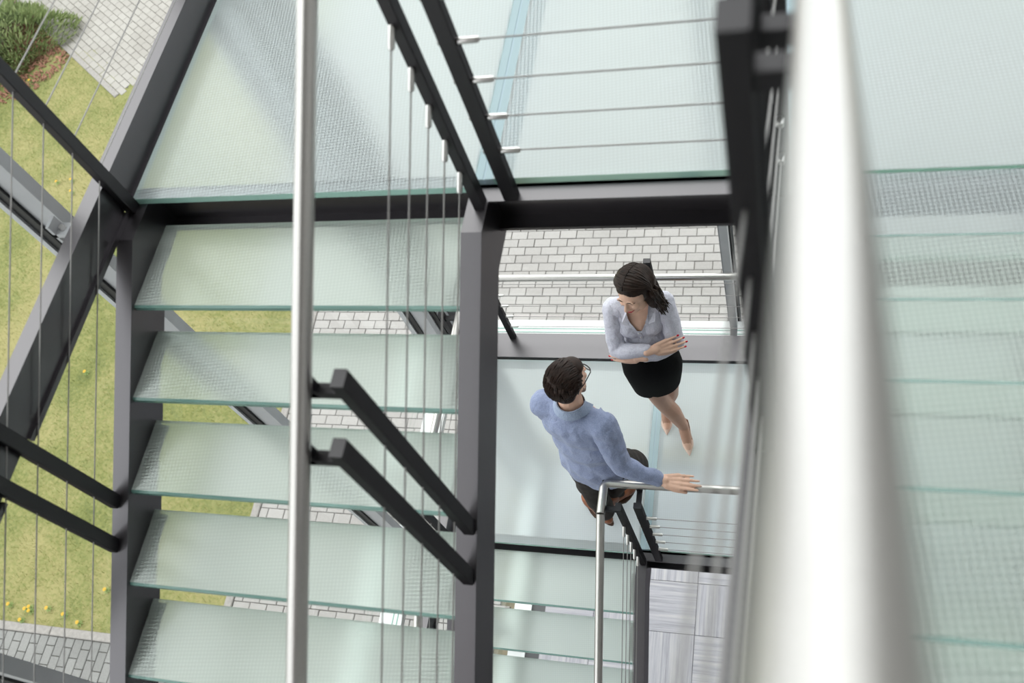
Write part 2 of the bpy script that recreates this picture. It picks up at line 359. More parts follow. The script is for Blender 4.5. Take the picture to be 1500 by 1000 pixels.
# ---- glass facade on the lawn side
def facade(name, label, along, plane, inner, sgn, cuts, trans, z0, z1, sill=(.002, None, -9)):
    """along = 0/1: axis the facade runs on; plane = glass plane; inner = inner face of the mullions"""
    t = thing(name, (plane, cuts[0], z0) if along == 1 else (cuts[0], plane, z0), label, 'window', kind='structure')
    def P(a, b, z): return (b, a, z) if along == 1 else (a, b, z)
    def bx(a0, a1, b0, b1, za, zb):
        p = P(a0, min(b0, b1), za); q = P(a1, max(b0, b1), zb)
        return MB().box((min(p[0], q[0]), min(p[1], q[1]), za), (max(p[0], q[0]), max(p[1], q[1]), zb))
    for c in cuts:
        mu = mk('mullion', bx(c-.0115, c+.0115, inner, plane+sgn*.006, z0, z1), 'facade_grey', t)
        m2 = bx(c-.0165, c-.0115, plane+sgn*.004, plane+sgn*.022, z0, z1); mk('gasket', m2, 'gasket', mu)
        mk('gasket', bx(c+.0115, c+.0165, plane+sgn*.004, plane+sgn*.022, z0, z1), 'gasket', mu)
        mk('cover_cap', bx(c-.0135, c+.0135, plane-sgn*.002, plane-sgn*.02, z0, z1), 'facade_grey', mu)
        mk('pressure_plate', bx(c-.021, c+.021, plane+sgn*.0005, plane+sgn*.004, z0, z1), 'facade_grey', mu)
    for a, b in zip(cuts[:-1], cuts[1:]):
        zz = [z0]+trans+[z1]
        for za, zb in zip(zz[:-1], zz[1:]):
            mk('pane', bx(a+.014, b-.014, plane-.0025, plane+.0025, za+.006, zb-.006), 'facade_glass', t)
        for z in trans:
            a_ = max(a+.0115, sill[2])
            tr = mk('transom', bx(a_, b-.0115, inner+sgn*sill[0], plane-sgn*.006 if sill[1] is None else sill[1], z-.012, z+.012), 'white_sill', t)
            for q in (.014, .028):
                mk('bead', bx(a_, b-.0115, inner+sgn*(sill[0]-q), inner+sgn*(sill[0]-q-.0028), z+.012, z+.0135), 'glass_edge', tr)
    return t
win1 = facade('window_1', 'glass facade with grey vertical mullions on the lawn side', 1, -1.215, -1.15, 1,
              [.783-.657*3, .783-.657*2, .783-.657, .783, .783+.657, 1.550], [-2.73], ZF, 2.4)
win2 = facade('window_2', 'glass facade with grey mullion behind the lower landing', 0, 1.625, 1.575, -1,
              [-1.19, -.222, .70], [-2.73], ZF, 2.4, (.038, 1.600, -1.080))
tag(mk('column', MB().box((-1.142, 1.528, ZF), (-1.084, 1.570, 2.4)).box((-1.147, 1.520, ZF), (-1.076, 1.573, ZF+.012)), 'painted_steel'), 'dark steel column in the corner of the two glass facades', 'column', kind='structure')
# steel angle that ties the edge beam to the mullion
br = MB(); br.box((-1.150, .742, -1.012), (-1.058, .766, -1.004)); br.box((-1.150, .742, -1.03), (-1.144, .766, -.985))
brk = mk('tie_bracket', br, 'facade_grey', win1)
mk('bolt', MB().tube([(-1.135, .754, -1.004), (-1.135, .754, -.997)], .005, 6), 'ferrule_steel', brk)

# ================================================================== OUTDOORS
KX, KY0, KY1 = -2.60, .570, .612             # kerb lines: along Y at KX, along X between KY0 and KY1
KC = Vector((-4.644, 4.212)); KD = (Vector((-5.377, 4.789))-KC).normalized(); KE = Vector((-KD.y, KD.x)) * 1.0
if KE.y < 0: KE = -KE                        # far path: corner KC, edges KD (up left) and KE (up right)

lawn_poly_in = lambda x, y: x < KX-.022 and y > KY1+.002 and not ((Vector((x, y))-KC).dot(KE) > -.045 and (Vector((x, y))-KC).dot(KD) > -.12)
# the lawn as a strip mesh with holes left for the far path
lm = MB(); g = .14
nx = int((8.9+KX)/g); ny = int((8.6-KY1)/g)
for i in range(nx):
    for j in range(ny):
        x0 = KX-.022-(i+1)*g; y0 = KY1+.001+j*g
        if lawn_poly_in(x0+g/2, y0+g/2) or lawn_poly_in(x0+g, y0) or lawn_poly_in(x0, y0):
            zz = ZG-.0025
            lm.add([(x0, y0, zz), (x0+g, y0, zz), (x0+g, y0+g, zz), (x0, y0+g, zz)], [(0, 1, 2, 3)])
tag(mk('lawn', lm, 'lawn_soil'), 'lawn soil under the grass beside the glass facade', 'lawn', kind='structure')
# grass blades, even over the whole lawn
def blades(n, x0, x1, y0, y1, hmin, hmax):
    V = []; F = []
    cnt = 0; tries = 0
    while cnt < n and tries < n*30:
        tries += 1
        p = (random.uniform(x0, x1), random.uniform(y0, y1), ZG)
        if not lawn_poly_in(p[0], p[1]): continue
        if ((p[0]+5.93)*S/1.44)**2+((p[1]-4.74)*S/1.26)**2 < 1: continue          # bark mulch lies here
        c = Vector(U(p)); a = random.uniform(0, 2*PI); hh = random.uniform(hmin, hmax)
        sd = Vector((math.cos(a), math.sin(a), 0))*random.uniform(.0012, .0028)
        ln = Vector((random.uniform(-1, 1), random.uniform(-1, 1), 0))*hh*.8
        o = len(V); V += [c-sd, c+sd, c+ln+Vector((0, 0, hh))]; F.append((o, o+1, o+2)); cnt += 1
    return V, F
V, F = blades(130000, -7.6, KX-.022, KY1+.002, 6.4, .02, .05)
off = Vector(U((-3.5, 2, ZG)))
me = mesh_from('grass', [v-off for v in V], F, 'grass'); go = bpy.data.objects.new('grass', me); COL.objects.link(go); go.location = off
tag(go, 'short yellow green grass growing on the lawn', 'grass', kind='stuff')

# ---- kerb stones
def box_me(name, lx, ly, lz, mat_, bev=.004):
    b = bmesh.new(); bmesh.ops.create_cube(b, size=1)
    for v in b.verts: v.co = Vector((v.co.x*lx, v.co.y*ly, (v.co.z-.5)*lz))
    tops = [e for e in b.edges if all(v.co.z > -1e-6 for v in e.verts)]
    bmesh.ops.bevel(b, geom=tops, offset=bev, segments=1, affect='EDGES')
    me = bpy.data.meshes.new(name); b.to_mesh(me); b.free(); me.materials.append(MAT[mat_]); return me
kerb_me = box_me('kerb_stone', 1.0-.006, .042*S, .12, 'kerb_stone', .008)
ku = 1.0/S
k1 = thing('kerb', (KX, 3, ZG), 'concrete kerb between lawn and the paved path along the facade', 'kerb', kind='structure')
for i in range(10): inst('kerb_stone', kerb_me, k1, U((KX, KY1+ku*(i+.5), ZG+.007)), (0, 0, PI/2))
k2 = thing('kerb', (-4, KY0, ZG), 'concrete kerb between dandelion lawn and the front paving', 'kerb', kind='structure')
for i in range(6): inst('kerb_stone', kerb_me, k2, U((KX+.021-ku*(i+.5), (KY0+KY1)/2, ZG+.007)))
k3 = thing('kerb', (KC.x, KC.y, ZG), 'concrete kerb between shrub bed and the pale far path', 'kerb', kind='structure')
for i in range(5):
    c = KC+KD*(ku*(i+.5)-.02)-KE*.02
    inst('kerb_stone', kerb_me, k3, U((c.x, c.y, ZG+.007)), (0, 0, math.atan2(KD.y, KD.x)))

# ---- paving bricks: those the photograph shows largest one by one, the others as one part
def paving(name, label, matn, origin, ang, bw, bl, inside, views, extent, zt, start=None, sgn=1):
    """running bond; courses run along local x; bw course depth, bl brick length (plan units)"""
    par = thing(name, (origin[0], origin[1], ZG), label, 'paving', kind='structure')
    ca, sa = math.cos(ang), math.sin(ang)
    me = [box_me('brick', (bl-.0026)*S, (bw-.0026)*S, .05, matn, .005+.001*q) for q in range(2)]
    half = box_me('half_brick', (bl/2-.0026)*S, (bw-.0026)*S, .05, matn, .005)
    near = []; rest = []
    x0, x1, y0, y1 = extent
    for j in range(int(y0/bw), int(y1/bw)+1):
        sh = (.5 if j % 2 else 0)+.08*math.sin(j*1.7)
        if start is None: row = [((i+sh)*bl, 1.0) for i in range(int(x0/bl), int(x1/bl)+1)]
        else:                                  # courses start at a kerb, every second one with a half brick
            n_ = int((x1-x0)/bl)
            row = [(start+sgn*(i+.5)*bl, 1.0) for i in range(n_)] if j % 2 else [(start+sgn*.25*bl, .5)]+[(start+sgn*(i+1.0)*bl, 1.0) for i in range(n_)]
        for lx, fr in row:
            ly = j*bw
            px, py = origin[0]+lx*ca-ly*sa, origin[1]+lx*sa+ly*ca
            if not inside(px, py, bl*.5*fr-.002): continue
            q = proj((px, py, ZG)); seen = False
            for (a, b, c, d) in views:
                if a-8 <= q[0] <= c+8 and b-6 <= q[1] <= d+6: seen = True; break
            z = zt+random.uniform(-.0012, .0012)
            (near if seen else rest).append((px, py, z, fr))
    near.sort(key=lambda p: -p[2]); 
    if len(near) > 298:
        near.sort(key=lambda p: (p[0])**2+(p[1])**2); rest += near[298:]; near = near[:298]
    for k, p in enumerate(near):
        inst('brick', me[k % 2] if p[3] == 1.0 else half, par, U(p), (random.uniform(-.006, .006), random.uniform(-.006, .006), ang+random.uniform(-.008, .008)))
    r = MB(); hl, hw = (bl-.0026)/2, (bw-.0026)/2
    for (px, py, z, fr) in rest:
        c = []; hl = (bl*fr-.0026)/2
        for sx, sy in ((-1, -1), (1, -1), (1, 1), (-1, 1)):
            for (k, zz) in ((1, -.016), (.97, 0)): c.append((px+sx*hl*k*ca-sy*hw*k*sa, py+sx*hl*k*sa+sy*hw*k*ca, z+zz))
        r.add(c, [(1, 3, 5, 7), (0, 2, 3, 1), (2, 4, 5, 3), (4, 6, 7, 5), (6, 0, 1, 7)])
    if rest: tag(mk('brick_field', r, matn, par), kind='stuff')
    return len(near), len(rest)
def in_main(x, y, m):
    if x < KX+.02: return False
    if x < -1.24-m*.2 and y > -1.2: return True
    return y > 1.65
VM = [(727, 326, 1095, 490), (470, 452, 600, 488), (405, 596, 625, 632), (335, 738, 610, 775), (330, 868, 600, 915), (600, 880, 645, 925)]
print('paving', paving('paving', 'warm grey brick path along the glass facade', 'paver_warm', (-1.0, 2.4, 0), 0, .0515, .0905, in_main, VM, (-1.65, 3.0, -3.2, 3.4), ZG, KX+.0225+1.0, 1))
def in_front(x, y, m): return x < KX+.02 and y < KY0-.026 and y > -2.2
print('paving', paving('paving', 'grey brick paving in front of the dandelion lawn', 'paver_grey', (-3.3, .3, 0), PI/2, .0515, .0905, lambda x, y, m: y < KY0 and x < KX+.0, [(-10, 905, 175, 1010)], (-1.2, .4, -1.0, 2.6), ZG, KY0-.001-.3, -1))
def in_far(x, y, m):
    d = Vector((x, y))-KC; return d.dot(KE) > .01 and d.dot(KD) > -.04
print('paving', paving('paving', 'pale brick path beyond the juniper shrub', 'paver_pale', (KC.x+KE.x*.028, KC.y+KE.y*.028, 0), math.atan2(KD.y, KD.x), .0515, .0905, in_far, [(60, -5, 275, 140)], (-.2, 4.2, -4.0, .2), ZG))

# ---- juniper shrub with mulch
sc = Vector(U((-5.93, 4.74, ZG)))
sh = thing('juniper_shrub', tuple(sc), 'spreading green juniper shrub at the lawn corner by the far path', 'shrub', metres=True)
V = []; F = []
for k in range(9000):
    th = random.uniform(0, 2*PI); r = math.sqrt(random.random())
    rx, ry, hz = 1.2, 1.35, .66
    lump = .82+.25*math.sin(3*th+1)+.12*math.sin(7*th)
    x, y = rx*r*math.cos(th)*lump, ry*r*math.sin(th)*lump
    z = hz*(1-r**2)*random.uniform(.35, 1)+.05
    p = sc+Vector((x, y, z))
    d = Vector((x*.9+random.uniform(-.5, .5), y*.9+random.uniform(-.5, .5), .55+random.uniform(-.3, .5))).normalized()
    ln = random.uniform(.07, .17); sd = d.cross(Vector((random.uniform(-1, 1), random.uniform(-1, 1), 1))).normalized()*random.uniform(.008, .016)
    o = len(V); V += [p-sd*.6, p+sd*.6, p+d*ln*.5+sd, p+d*ln, p+d*ln*.5-sd]; F.append((o, o+1, o+2, o+3, o+4))
me = mesh_from('foliage', [v-sc for v in V], F, 'juniper'); inst('foliage', me, sh, sc)
st = MB()
for k in range(16):
    a = 2*PI*k/16+random.uniform(-.2, .2); q = sc+Vector((math.cos(a)*random.uniform(.6, 1.0), math.sin(a)*random.uniform(.6, .9), random.uniform(.2, .4)))
    st.tube([sc+Vector((0, 0, -.01)), sc.lerp(q, .5)+Vector((0, 0, .12)), q], [.025, .016, .006], 6)
mk('stem', st, 'bark', sh, metres=True)
V = []; F = []
for k in range(2600):
    th = random.uniform(0, 2*PI); r = math.sqrt(random.random())*1.08
    p = sc+Vector((1.38*r*math.cos(th), 1.2*r*math.sin(th), random.uniform(.004, .03)))
    q = Quaternion((random.uniform(-1, 1), random.uniform(-1, 1), random.uniform(-1, 1), random.uniform(-1, 1))).normalized()
    if not lawn_poly_in(p.x/S, p.y/S): continue
    a, b, c = random.uniform(.015, .045), random.uniform(.008, .016), .004
    cs = [p+q @ Vector((sx*a, sy*b, sz*c)) for sz in (-1, 1) for sx, sy in ((-1, -1), (1, -1), (1, 1), (-1, 1))]
    o = len(V); V += cs; F += [tuple(o+i for i in f) for f in ((3, 2, 1, 0), (4, 5, 6, 7), (0, 1, 5, 4), (1, 2, 6, 5), (2, 3, 7, 6), (3, 0, 4, 7))]
me = mesh_from('bark_mulch', [v-sc for v in V], F, 'mulch'); o = bpy.data.objects.new('bark_mulch', me); COL.objects.link(o); o.location = sc
tag(o, 'reddish bark mulch under the juniper shrub', 'mulch', kind='stuff')

# ---- dandelions in the lawn
def dandelion_me():
    b = MB(); n = 14
    for ring, (r0, r1, z0, z1) in enumerate(((.002, .020, .012, .010), (.001, .014, .013, .016))):
        for k in range(n):
            a = 2*PI*(k+.5*ring)/n; w_ = .16
            b.add([(r0*math.cos(a), r0*math.sin(a), z0), (r1*math.cos(a-w_), r1*math.sin(a-w_), z1), (r1*1.08*math.cos(a), r1*1.08*math.sin(a), z1), (r1*math.cos(a+w_), r1*math.sin(a+w_), z1)], [(0, 1, 2, 3)])
    return b
fl = mesh_from('flower_head', [(x, y, z+.05) for x, y, z in dandelion_me().v], dandelion_me().f, 'dandelion_yellow')
sb = MB().tube([(0, 0, 0), (.003, 0, .03), (0, 0, .062)], .0025, 5); stem_me = mesh_from('stem', sb.v, sb.f, 'weed_leaf')
lb = MB()
for k in range(7):
    a = 2*PI*k/7; c, s_ = math.cos(a), math.sin(a)
    lb.add([(0, 0, .004), (.022*c-.007*s_, .022*s_+.007*c, .018), (.045*c, .045*s_, .012), (.022*c+.007*s_, .022*s_-.007*c, .018)], [(0, 1, 2, 3)])
leaf_me = mesh_from('leaf_rosette', lb.v, lb.f, 'weed_leaf')
for (px, py) in ((17, 886), (41, 893), (47, 890), (47, 896), (73, 892), (97, 901), (118, 913), (34, 909), (107, 266), (107, 283), (86, 269), (128, 547), (158, 865), (46, 121)):
    p = atz(px, py, ZG)
    d = thing('dandelion', p, 'yellow dandelion beside the bark mulch under the juniper shrub' if py < 200 else ('yellow dandelion growing close to the front concrete kerb' if py > 870 else 'yellow dandelion out in the open lawn away from the kerb'), 'flower', 'dandelions in the lawn')
    for nm, m_ in (('flower_head', fl), ('stem', stem_me), ('leaf_rosette', leaf_me)): inst(nm, m_, d, U(p), (0, 0, random.uniform(0, 6)))
# ================================================================== STAIR
LOW = -1.688                                 # the lower level repeats the upper one this far down
G, RZ, SL = .1258, .0694, .5515
XA0, XA1 = -1.001, -.459                     # clear width of the left flights
XB0, XB1 = -.016, .526
XL, XRI = -1.0241, -.4392                    # post lines
XBP = -.031
zA = lambda y: -1.0665-SL*(.646-y)           # nosing line of the left flights (rises away)
zB = lambda y: -.929+SL*(.661-y)             # nosing line of the right flights (rises towards the viewer)

def slab_me(name, lx, ly, lz, top, nose=-1):
    # bevelled nosing edge in the darker tread edge colour
    b = MB(); c = .0038; e = .0022
    yn, ys = (ly, -1) if nose > 0 else (0, 1)
    prof = [(ly-yn if False else (0 if nose > 0 else ly), 0), (yn+ys*c, 0), (yn, -e), (yn, -lz), (0 if nose > 0 else ly, -lz)]
    v = [(0, y, z) for y, z in prof]+[(lx, y, z) for y, z in prof]; n_ = len(prof)
    b.add(v, [(0, 1, n_+1, n_)], 0)
    for q in ((1, 2), (2, 3), (4, 0)): b.f.append([q[0], q[1], n_+q[1], n_+q[0]]); b.m.append(1)
    b.f.append([3, 4, n_+4, n_+3]); b.m.append(2); b.f.append(list(range(n_))); b.m.append(1); b.f.append(list(range(2*n_-1, n_-1, -1))); b.m.append(1)
    return mesh_from(name, [(x*S, y*S, z*S) for x, y, z in b.v], b.f, [top, 'tread_edge', 'glass_under'], b.m)
treadA_me = slab_me('tread', XA1-XA0, .1225, .0095, 'frosted_tread')
treadA1_me = slab_me('tread', XA1-XA0, .156, .0095, 'frosted_tread')
treadB_me = slab_me('tread', XB1-XB0, .1305, .0095, 'frosted_tread', 1)

def stringer(xa, xb, pts_top, depth):
    """plate whose top edge follows pts_top (y, z), extruded from xa to xb"""
    top = [(xa, y, z) for y, z in pts_top]
    bot = [(xa, y, z-depth*(1.0 if 0 < i < len(pts_top)-1 else 1.0)) for i, (y, z) in enumerate(pts_top)]
    return MB().prism(top+bot[::-1], (xb-xa, 0, 0))

def flight_left(dz, nt, label):
    t = thing('stair_flight', ((XA0+XA1)/2, .646-G*nt, zA(.646-G*nt)+dz), label, 'staircase')
    ye = .646-G*(nt-1)-.02
    top = [(ye, zA(ye)+.006+dz), (.735, zA(.735)+.006+dz), (.79, -1.0125+dz), (.8042, -1.0125+dz)]
    mk('stringer', stringer(-1.030, XA0, top, .092), 'painted_steel', t)
    mk('stringer', stringer(XA1, -.4285, top, .092), 'painted_steel', t)
    for k in range(nt):
        y = .646-G*k; z = -1.0665-RZ*k+dz
        inst('tread', treadA1_me if k == 0 else treadA_me, t, U((XA0, y, z)))
        for (a, b) in ((XA0, XA0+.020), (XA1-.020, XA1)):  # glass supports, made wide and dark to imitate stringer shadow at tread ends
            mk('tread_bracket', MB().box((a, y+.012, z-.0125), (b, y+.118, z-.0096)).box((min(a, b) if a == XA0 else b-.003, y+.012, z-.026), (a+.003 if a == XA0 else b, y+.118, z-.0096)), 'post_steel', t)
    return t
def flight_right(dz, nt, label):
    t = thing('stair_flight', ((XB0+XB1)/2, .661, -1.01+dz), label, 'staircase')
    ye = .661-G*(nt-1)-.10
    top = [(.7885, -1.0125+dz), (.782, -1.0125+dz), (.74, zB(.74)+.006+dz), (ye, zB(ye)+.006+dz)]
    mk('stringer', stringer(-.0465, XB0, top, .092), 'painted_steel', t)
    mk('stringer', stringer(XB1, XB1+.03, top, .092), 'painted_steel', t)
    for k in range(nt):
        y = .661-G*k; z = -.929+RZ*k+dz
        inst('tread', treadB_me, t, U((XB0, y-.1305, z)))
        for (a, b) in ((XB0, XB0+.012), (XB1-.012, XB1)):
            mk('tread_bracket', MB().box((a, y-.118, z-.0125), (b, y-.012, z-.0096)), 'post_steel', t)
    return t
flight_left(0, 9, 'glass tread stair flight with the wide view of the lawn through its gaps')
flight_right(0, 9, 'glass tread stair flight climbing beside the thick blurred handrail')
flight_left(LOW, 18, 'lower glass tread stair flight beside the striped carpet floor, below the man')
flight_right(LOW, 9, 'lower glass tread stair flight rising from the landing of the two people')

# ---- landings
def landing(dz, label):
    z = -1+dz; th = .0125
    t = thing('landing', (-.24, 1.15, z-.1), label, 'landing')
    def pane(x0, x1, y0, y1):
        b = MB().box((x0, y0, z-th), (x1, y1, z), (0, 1, 2)); return mk('glass_panel', b, ['frosted_landing', 'glass_edge', 'glass_under'], t)
    YB = 1.4285
    pane(-1.0215, -.4505, .805, YB); pane(-.4235, -.0445, .818, YB); pane(-.0175, .545, .808, YB)
    pane(XB0, XB1, .672, .803)
    # front channel: web, two flanges
    c = MB(); zt = z-th
    c.box((-.4285, .812, zt-.070), (.556, .818, zt)); c.box((-.4285, .788, zt-.006), (.556, .818, zt)); c.box((-.4285, .788, zt-.070), (.556, .818, zt-.064))
    c.box((-1.03, .828, zt-.076), (-.4285, .834, zt)); c.box((-1.03, .812, zt-.006), (-.4285, .834, zt)); c.box((-1.03, .804, zt-.076), (-.4285, .834, zt-.070))
    for xa_, xb_ in ((-1.030, XA0), (XA1, -.4285)): c.box((xa_, .804, zt-.092), (xb_, .834, zt))        # end plates the stringers butt against
    mk('front_channel', c, 'painted_steel', t)
    c = MB(); c.box((XB0, .70, zt-.07), (XB1, .706, zt)); c.box((XB0, .676, zt-.006), (XB1, .706, zt)); c.box((XB0, .676, zt-.07), (XB1, .706, zt-.064))
    mk('step_channel', c, 'painted_steel', t)
    # edge beam on the facade side, running on past the landing, with its lip
    c = MB(); c.box((-1.058, -1.55, z-.004), (-1.031, 1.515, z+.055)); mk('edge_beam', c, 'painted_steel', t)
    lip = MB()                                # lip interrupted where the railing posts stand
    for ya_, yb_ in ((-1.55, -.320), (-.225, .302), (.394, .783)): lip.box((-1.0315, ya_, z-.012), (-1.0256, yb_, z-.0035))
    lip.box((-1.0315, .808, z-.012), (-1.0225, 1.43, z-.0035))
    mk('edge_lip', lip, 'painted_steel', t)
    # beams under the glass joints
    for x in (-.437, -.031):
        c = MB(); c.box((x-.021, .818, zt-.006), (x+.021, YB, zt)); c.box((x-.003, .818, zt-.070), (x+.003, YB, zt)); c.box((x-.016, .818, zt-.070), (x+.016, YB, zt-.064))
        mk('joist', c, 'joist_paint', t)
        mk('clear_strip', MB().box((x-.0135, .818, z-th), (x-.0015, YB, z-.0004)).box((x+.0015, .818, z-th), (x+.0135, YB, z-.0004)), 'pale_sealant', t)
        mk('seam_sealant', MB().box((x-.0015, .818, z-th), (x+.0015, YB, z-.001)), 'joist_paint', t)
    # wide back beam
    mk('back_beam', MB().box((-1.031, YB+.004, z-.085), (.56, 1.523, z+.012)), 'painted_steel', t)
    mk('side_beam', MB().box((.545, .818, z-.085), (.575, YB, z+.012)), 'painted_steel', t)
    return t
landing(0, 'upper glass landing at the head of the wide stair flight')
landing(LOW, 'lower glass landing that the man and the woman stand on')

# ---- railings
PW, PD = .0150, .0205
HC = [.072, .136, .200, .2625, .327]         # heights of the five ropes
RR = .0106
def post(t, x, y, z0, z1, wide='y'):
    a, b = (PW, PD) if wide == 'y' else (PD, PW)
    m = MB(); m.bar((x, y, z0), (x, y, z1), b, a, (1, 0, 0), bev=.12)
    return mk('post', m, 'post_steel', t)
def bracket(t, x, y, z, dx, dy, rz):
    m = MB(); m.bar((x, y, z), (x+dx*1.08, y+dy*1.08, z), .0125, .0125, bev=.1); m.bar((x+dx, y+dy, z-.006), (x+dx, y+dy, rz), .0125, .0125, (1, 0, 0), bev=.1)
    return mk('bracket', m, 'post_steel', t)
def cable(t, a, b, fa=True, fb=True):
    a = Vector(a); b = Vector(b); d = (b-a).normalized()
    r = .0011
    c = mk('wire_rope', MB().tube([a, b], r, 6), 'wire_rope', t, smooth=True)
    for p, s_, on in ((a, 1, fa), (b, -1, fb)):
        if not on: continue
        m = MB().tube([p-d*s_*.014, p-d*s_*.012, p+d*s_*.034, p+d*s_*.037], [.0028, .0042, .0042, .003], 10)
        mk('ferrule', m, 'ferrule_steel', c, smooth=True)
    return c
def collar(t, p, d):
    p = Vector(p); d = Vector(d).normalized()
    mk('rope_sleeve', MB().tube([p-d*.010, p+d*.010], .0032, 8), 'ferrule_steel', t, smooth=True)

def arc(p0, p1, p2, r, n=6):
    """round the corner p1 of the polyline p0 p1 p2"""
    a = Vector(p0); b = Vector(p1); c = Vector(p2)
    u = (a-b).normalized(); v = (c-b).normalized(); s0 = b+u*r; s1 = b+v*r
    return [tuple(s0*(1-t)**2+b*2*t*(1-t)+s1*t**2) for t in [i/n for i in range(n+1)]]

def well_railing(dz, label, ylow, yhigh):
    t = thing('stair_railing', (XRI, .80, -1+dz), label, 'railing')
    z0 = -1+dz; za = lambda y: zA(y)+dz; zb = lambda y: zB(y)+dz
    xh, xb, yl, hz = XRI-.041, XBP+.035, .842, z0+.452
    H = .455
    # handrail: up the left flight, round the well, up the right flight
    ya = .646-(-1.0665-(-1+.452-H))/(-SL) if False else .646+((-1+.452-H)+1.0665)/SL
    yb = .661-((-1+.452-H)+.929)/SL
    mk('handrail', MB().tube([(xh, ylow, za(ylow)+H), (xh, ya, hz)], RR, 20), 'stainless', t, smooth=True)
    mk('handrail_bend', MB().tube([(xh, ya, hz)]+arc((xh, ya, hz), (xh, yl, hz), (xb, yl, hz), .014, 3)+[(xh+.03, yl, hz)], RR, 20), 'stainless', t, smooth=True)
    mk('handrail', MB().tube([(xh+.03, yl, hz), (xb-.03, yl, hz)], RR, 20), 'stainless', t, smooth=True)
    mk('handrail_bend', MB().tube([(xb-.03, yl, hz)]+arc((xh, yl, hz), (xb, yl, hz), (xb, yb, hz), .014, 3)+[(xb, yb, hz)], RR, 20), 'stainless', t, smooth=True)
    mk('handrail', MB().tube([(xb, yb, hz), (xb, yhigh, zb(yhigh)+H)], RR, 20), 'stainless', t, smooth=True)
    # posts
    pa = [.379, .319]; pa2 = [.379-.62, .319-.62]
    post(t, XRI, .784, z0-.012, z0+.448); bracket(t, XRI, .784, z0+.425, -.041, 0, za(.784)+H-.012)
    for y in pa+[q for q in pa2 if q > ylow]:
        post(t, XRI, y, za(y)+.004, za(y)+.455); bracket(t, XRI, y, za(y)+.425, -.041, 0, za(y)+H-.008)
    post(t, -.395, .796, z0-.012, z0+.43, 'x'); bracket(t, -.395, .796, z0+.415, 0, .046, hz-.008)
    post(t, -.050, .796, z0-.012, z0+.43, 'x'); bracket(t, -.050, .796, z0+.415, 0, .046, hz-.008)
    post(t, XBP, .784, z0-.012, z0+.448); bracket(t, XBP, .784, z0+.425, .035, 0, hz-.008)
    for y in [.379, .319]+[q for q in pa2 if q > yhigh]:
        post(t, XBP, y, zb(y)+.004, zb(y)+.452); bracket(t, XBP, y, zb(y)+.417, .035, 0, zb(y)+H-.008)
    # ropes
    for hh in HC:
        y1 = .784; zz = z0+hh; dza = SL*(y1-ylow)
        cable(t, (XRI-.004, y1, zz), (XRI-.004, ylow, zz-dza), True, False)
        for y in pa+[q for q in pa2 if q > ylow]: collar(t, (XRI-.004, y, zz-SL*(y1-y)), (0, 1, SL))
        cable(t, (-.395, .796, zz+.012), (-.050, .796, zz+.012))
        cable(t, (XBP, y1, zz), (XBP, yhigh, zz+SL*(y1-yhigh)), True, False)
        for y in [.379, .319]: collar(t, (XBP, y, zz+SL*(y1-y)), (0, -1, SL))
    return t
well_railing(0, 'steel rope railing with stainless handrail around the upper stairwell opening', -.52, -.45)
well_railing(LOW, 'steel rope railing whose handrail the man rests his hand on', -.75, -.45)

def outer_railing(dz, label, ylow, yend):
    t = thing('landing_railing', (XL, .80, -1+dz), label, 'railing')
    z0 = -1+dz; za = lambda y: zA(y)+dz; H = .455; xh = XL+.06; hz = z0+.452
    ya = .646+((-1+.452-H)+1.0665)/SL
    mk('handrail', MB().tube([(xh, ylow, za(ylow)+H), (xh, ya, hz), (xh, yend, hz)], RR, 16), 'stainless', t, smooth=True)
    ps = [(.7956, z0-.012, z0+.448)]+[(y, za(y)+.004, za(y)+.455) for y in (.378, .318, .378-.62, .318-.62) if y > ylow]+[(1.34, z0-.001, z0+.448)]
    for y, a, b in ps:
        post(t, XL, y, a, b); bracket(t, XL, y, b-.03, .06, 0, (hz if y > .7 else za(y)+H)-.008)
    for hh in HC:
        zz = z0+hh
        cable(t, (XL, .7956, zz+.004), (XL, ylow, zz+.004-SL*(.7956-ylow)), False, False)
        for y in (.7956, .378, .318):
            if y > ylow: collar(t, (XL, y, zz+.004-SL*(.7956-y)), (0, 1, SL))
        cable(t, (XL, .7956, zz+.008), (XL, 1.34, zz+.008), False, False)
        collar(t, (XL, 1.34, zz+.008), (0, 1, 0))
    return t
outer_railing(0, 'steel rope railing on the facade side of the upper landing, above the lawn', -.5, 1.50)
outer_railing(LOW, 'steel rope railing on the facade side of the lower landing', -.75, 1.468)
# railing behind the woman
t = thing('landing_railing', (-.4, 1.505, -2.676), 'steel rope railing with stainless handrail behind the woman', 'railing')
zb_ = -2.676
mk('handrail', MB().tube([(-.972, 1.468, -2.252), (.53, 1.468, -2.252)], RR, 20), 'stainless', t, smooth=True)
for x in (-.942, -.432, .078, .50):
    post(t, x, 1.508, zb_, -2.228, 'x'); bracket(t, x, 1.508, -2.27, 0, -.04, -2.262)
for hh in HC: cable(t, (-.942, 1.508, -2.688+hh+.012), (.50, 1.508, -2.688+hh+.012))
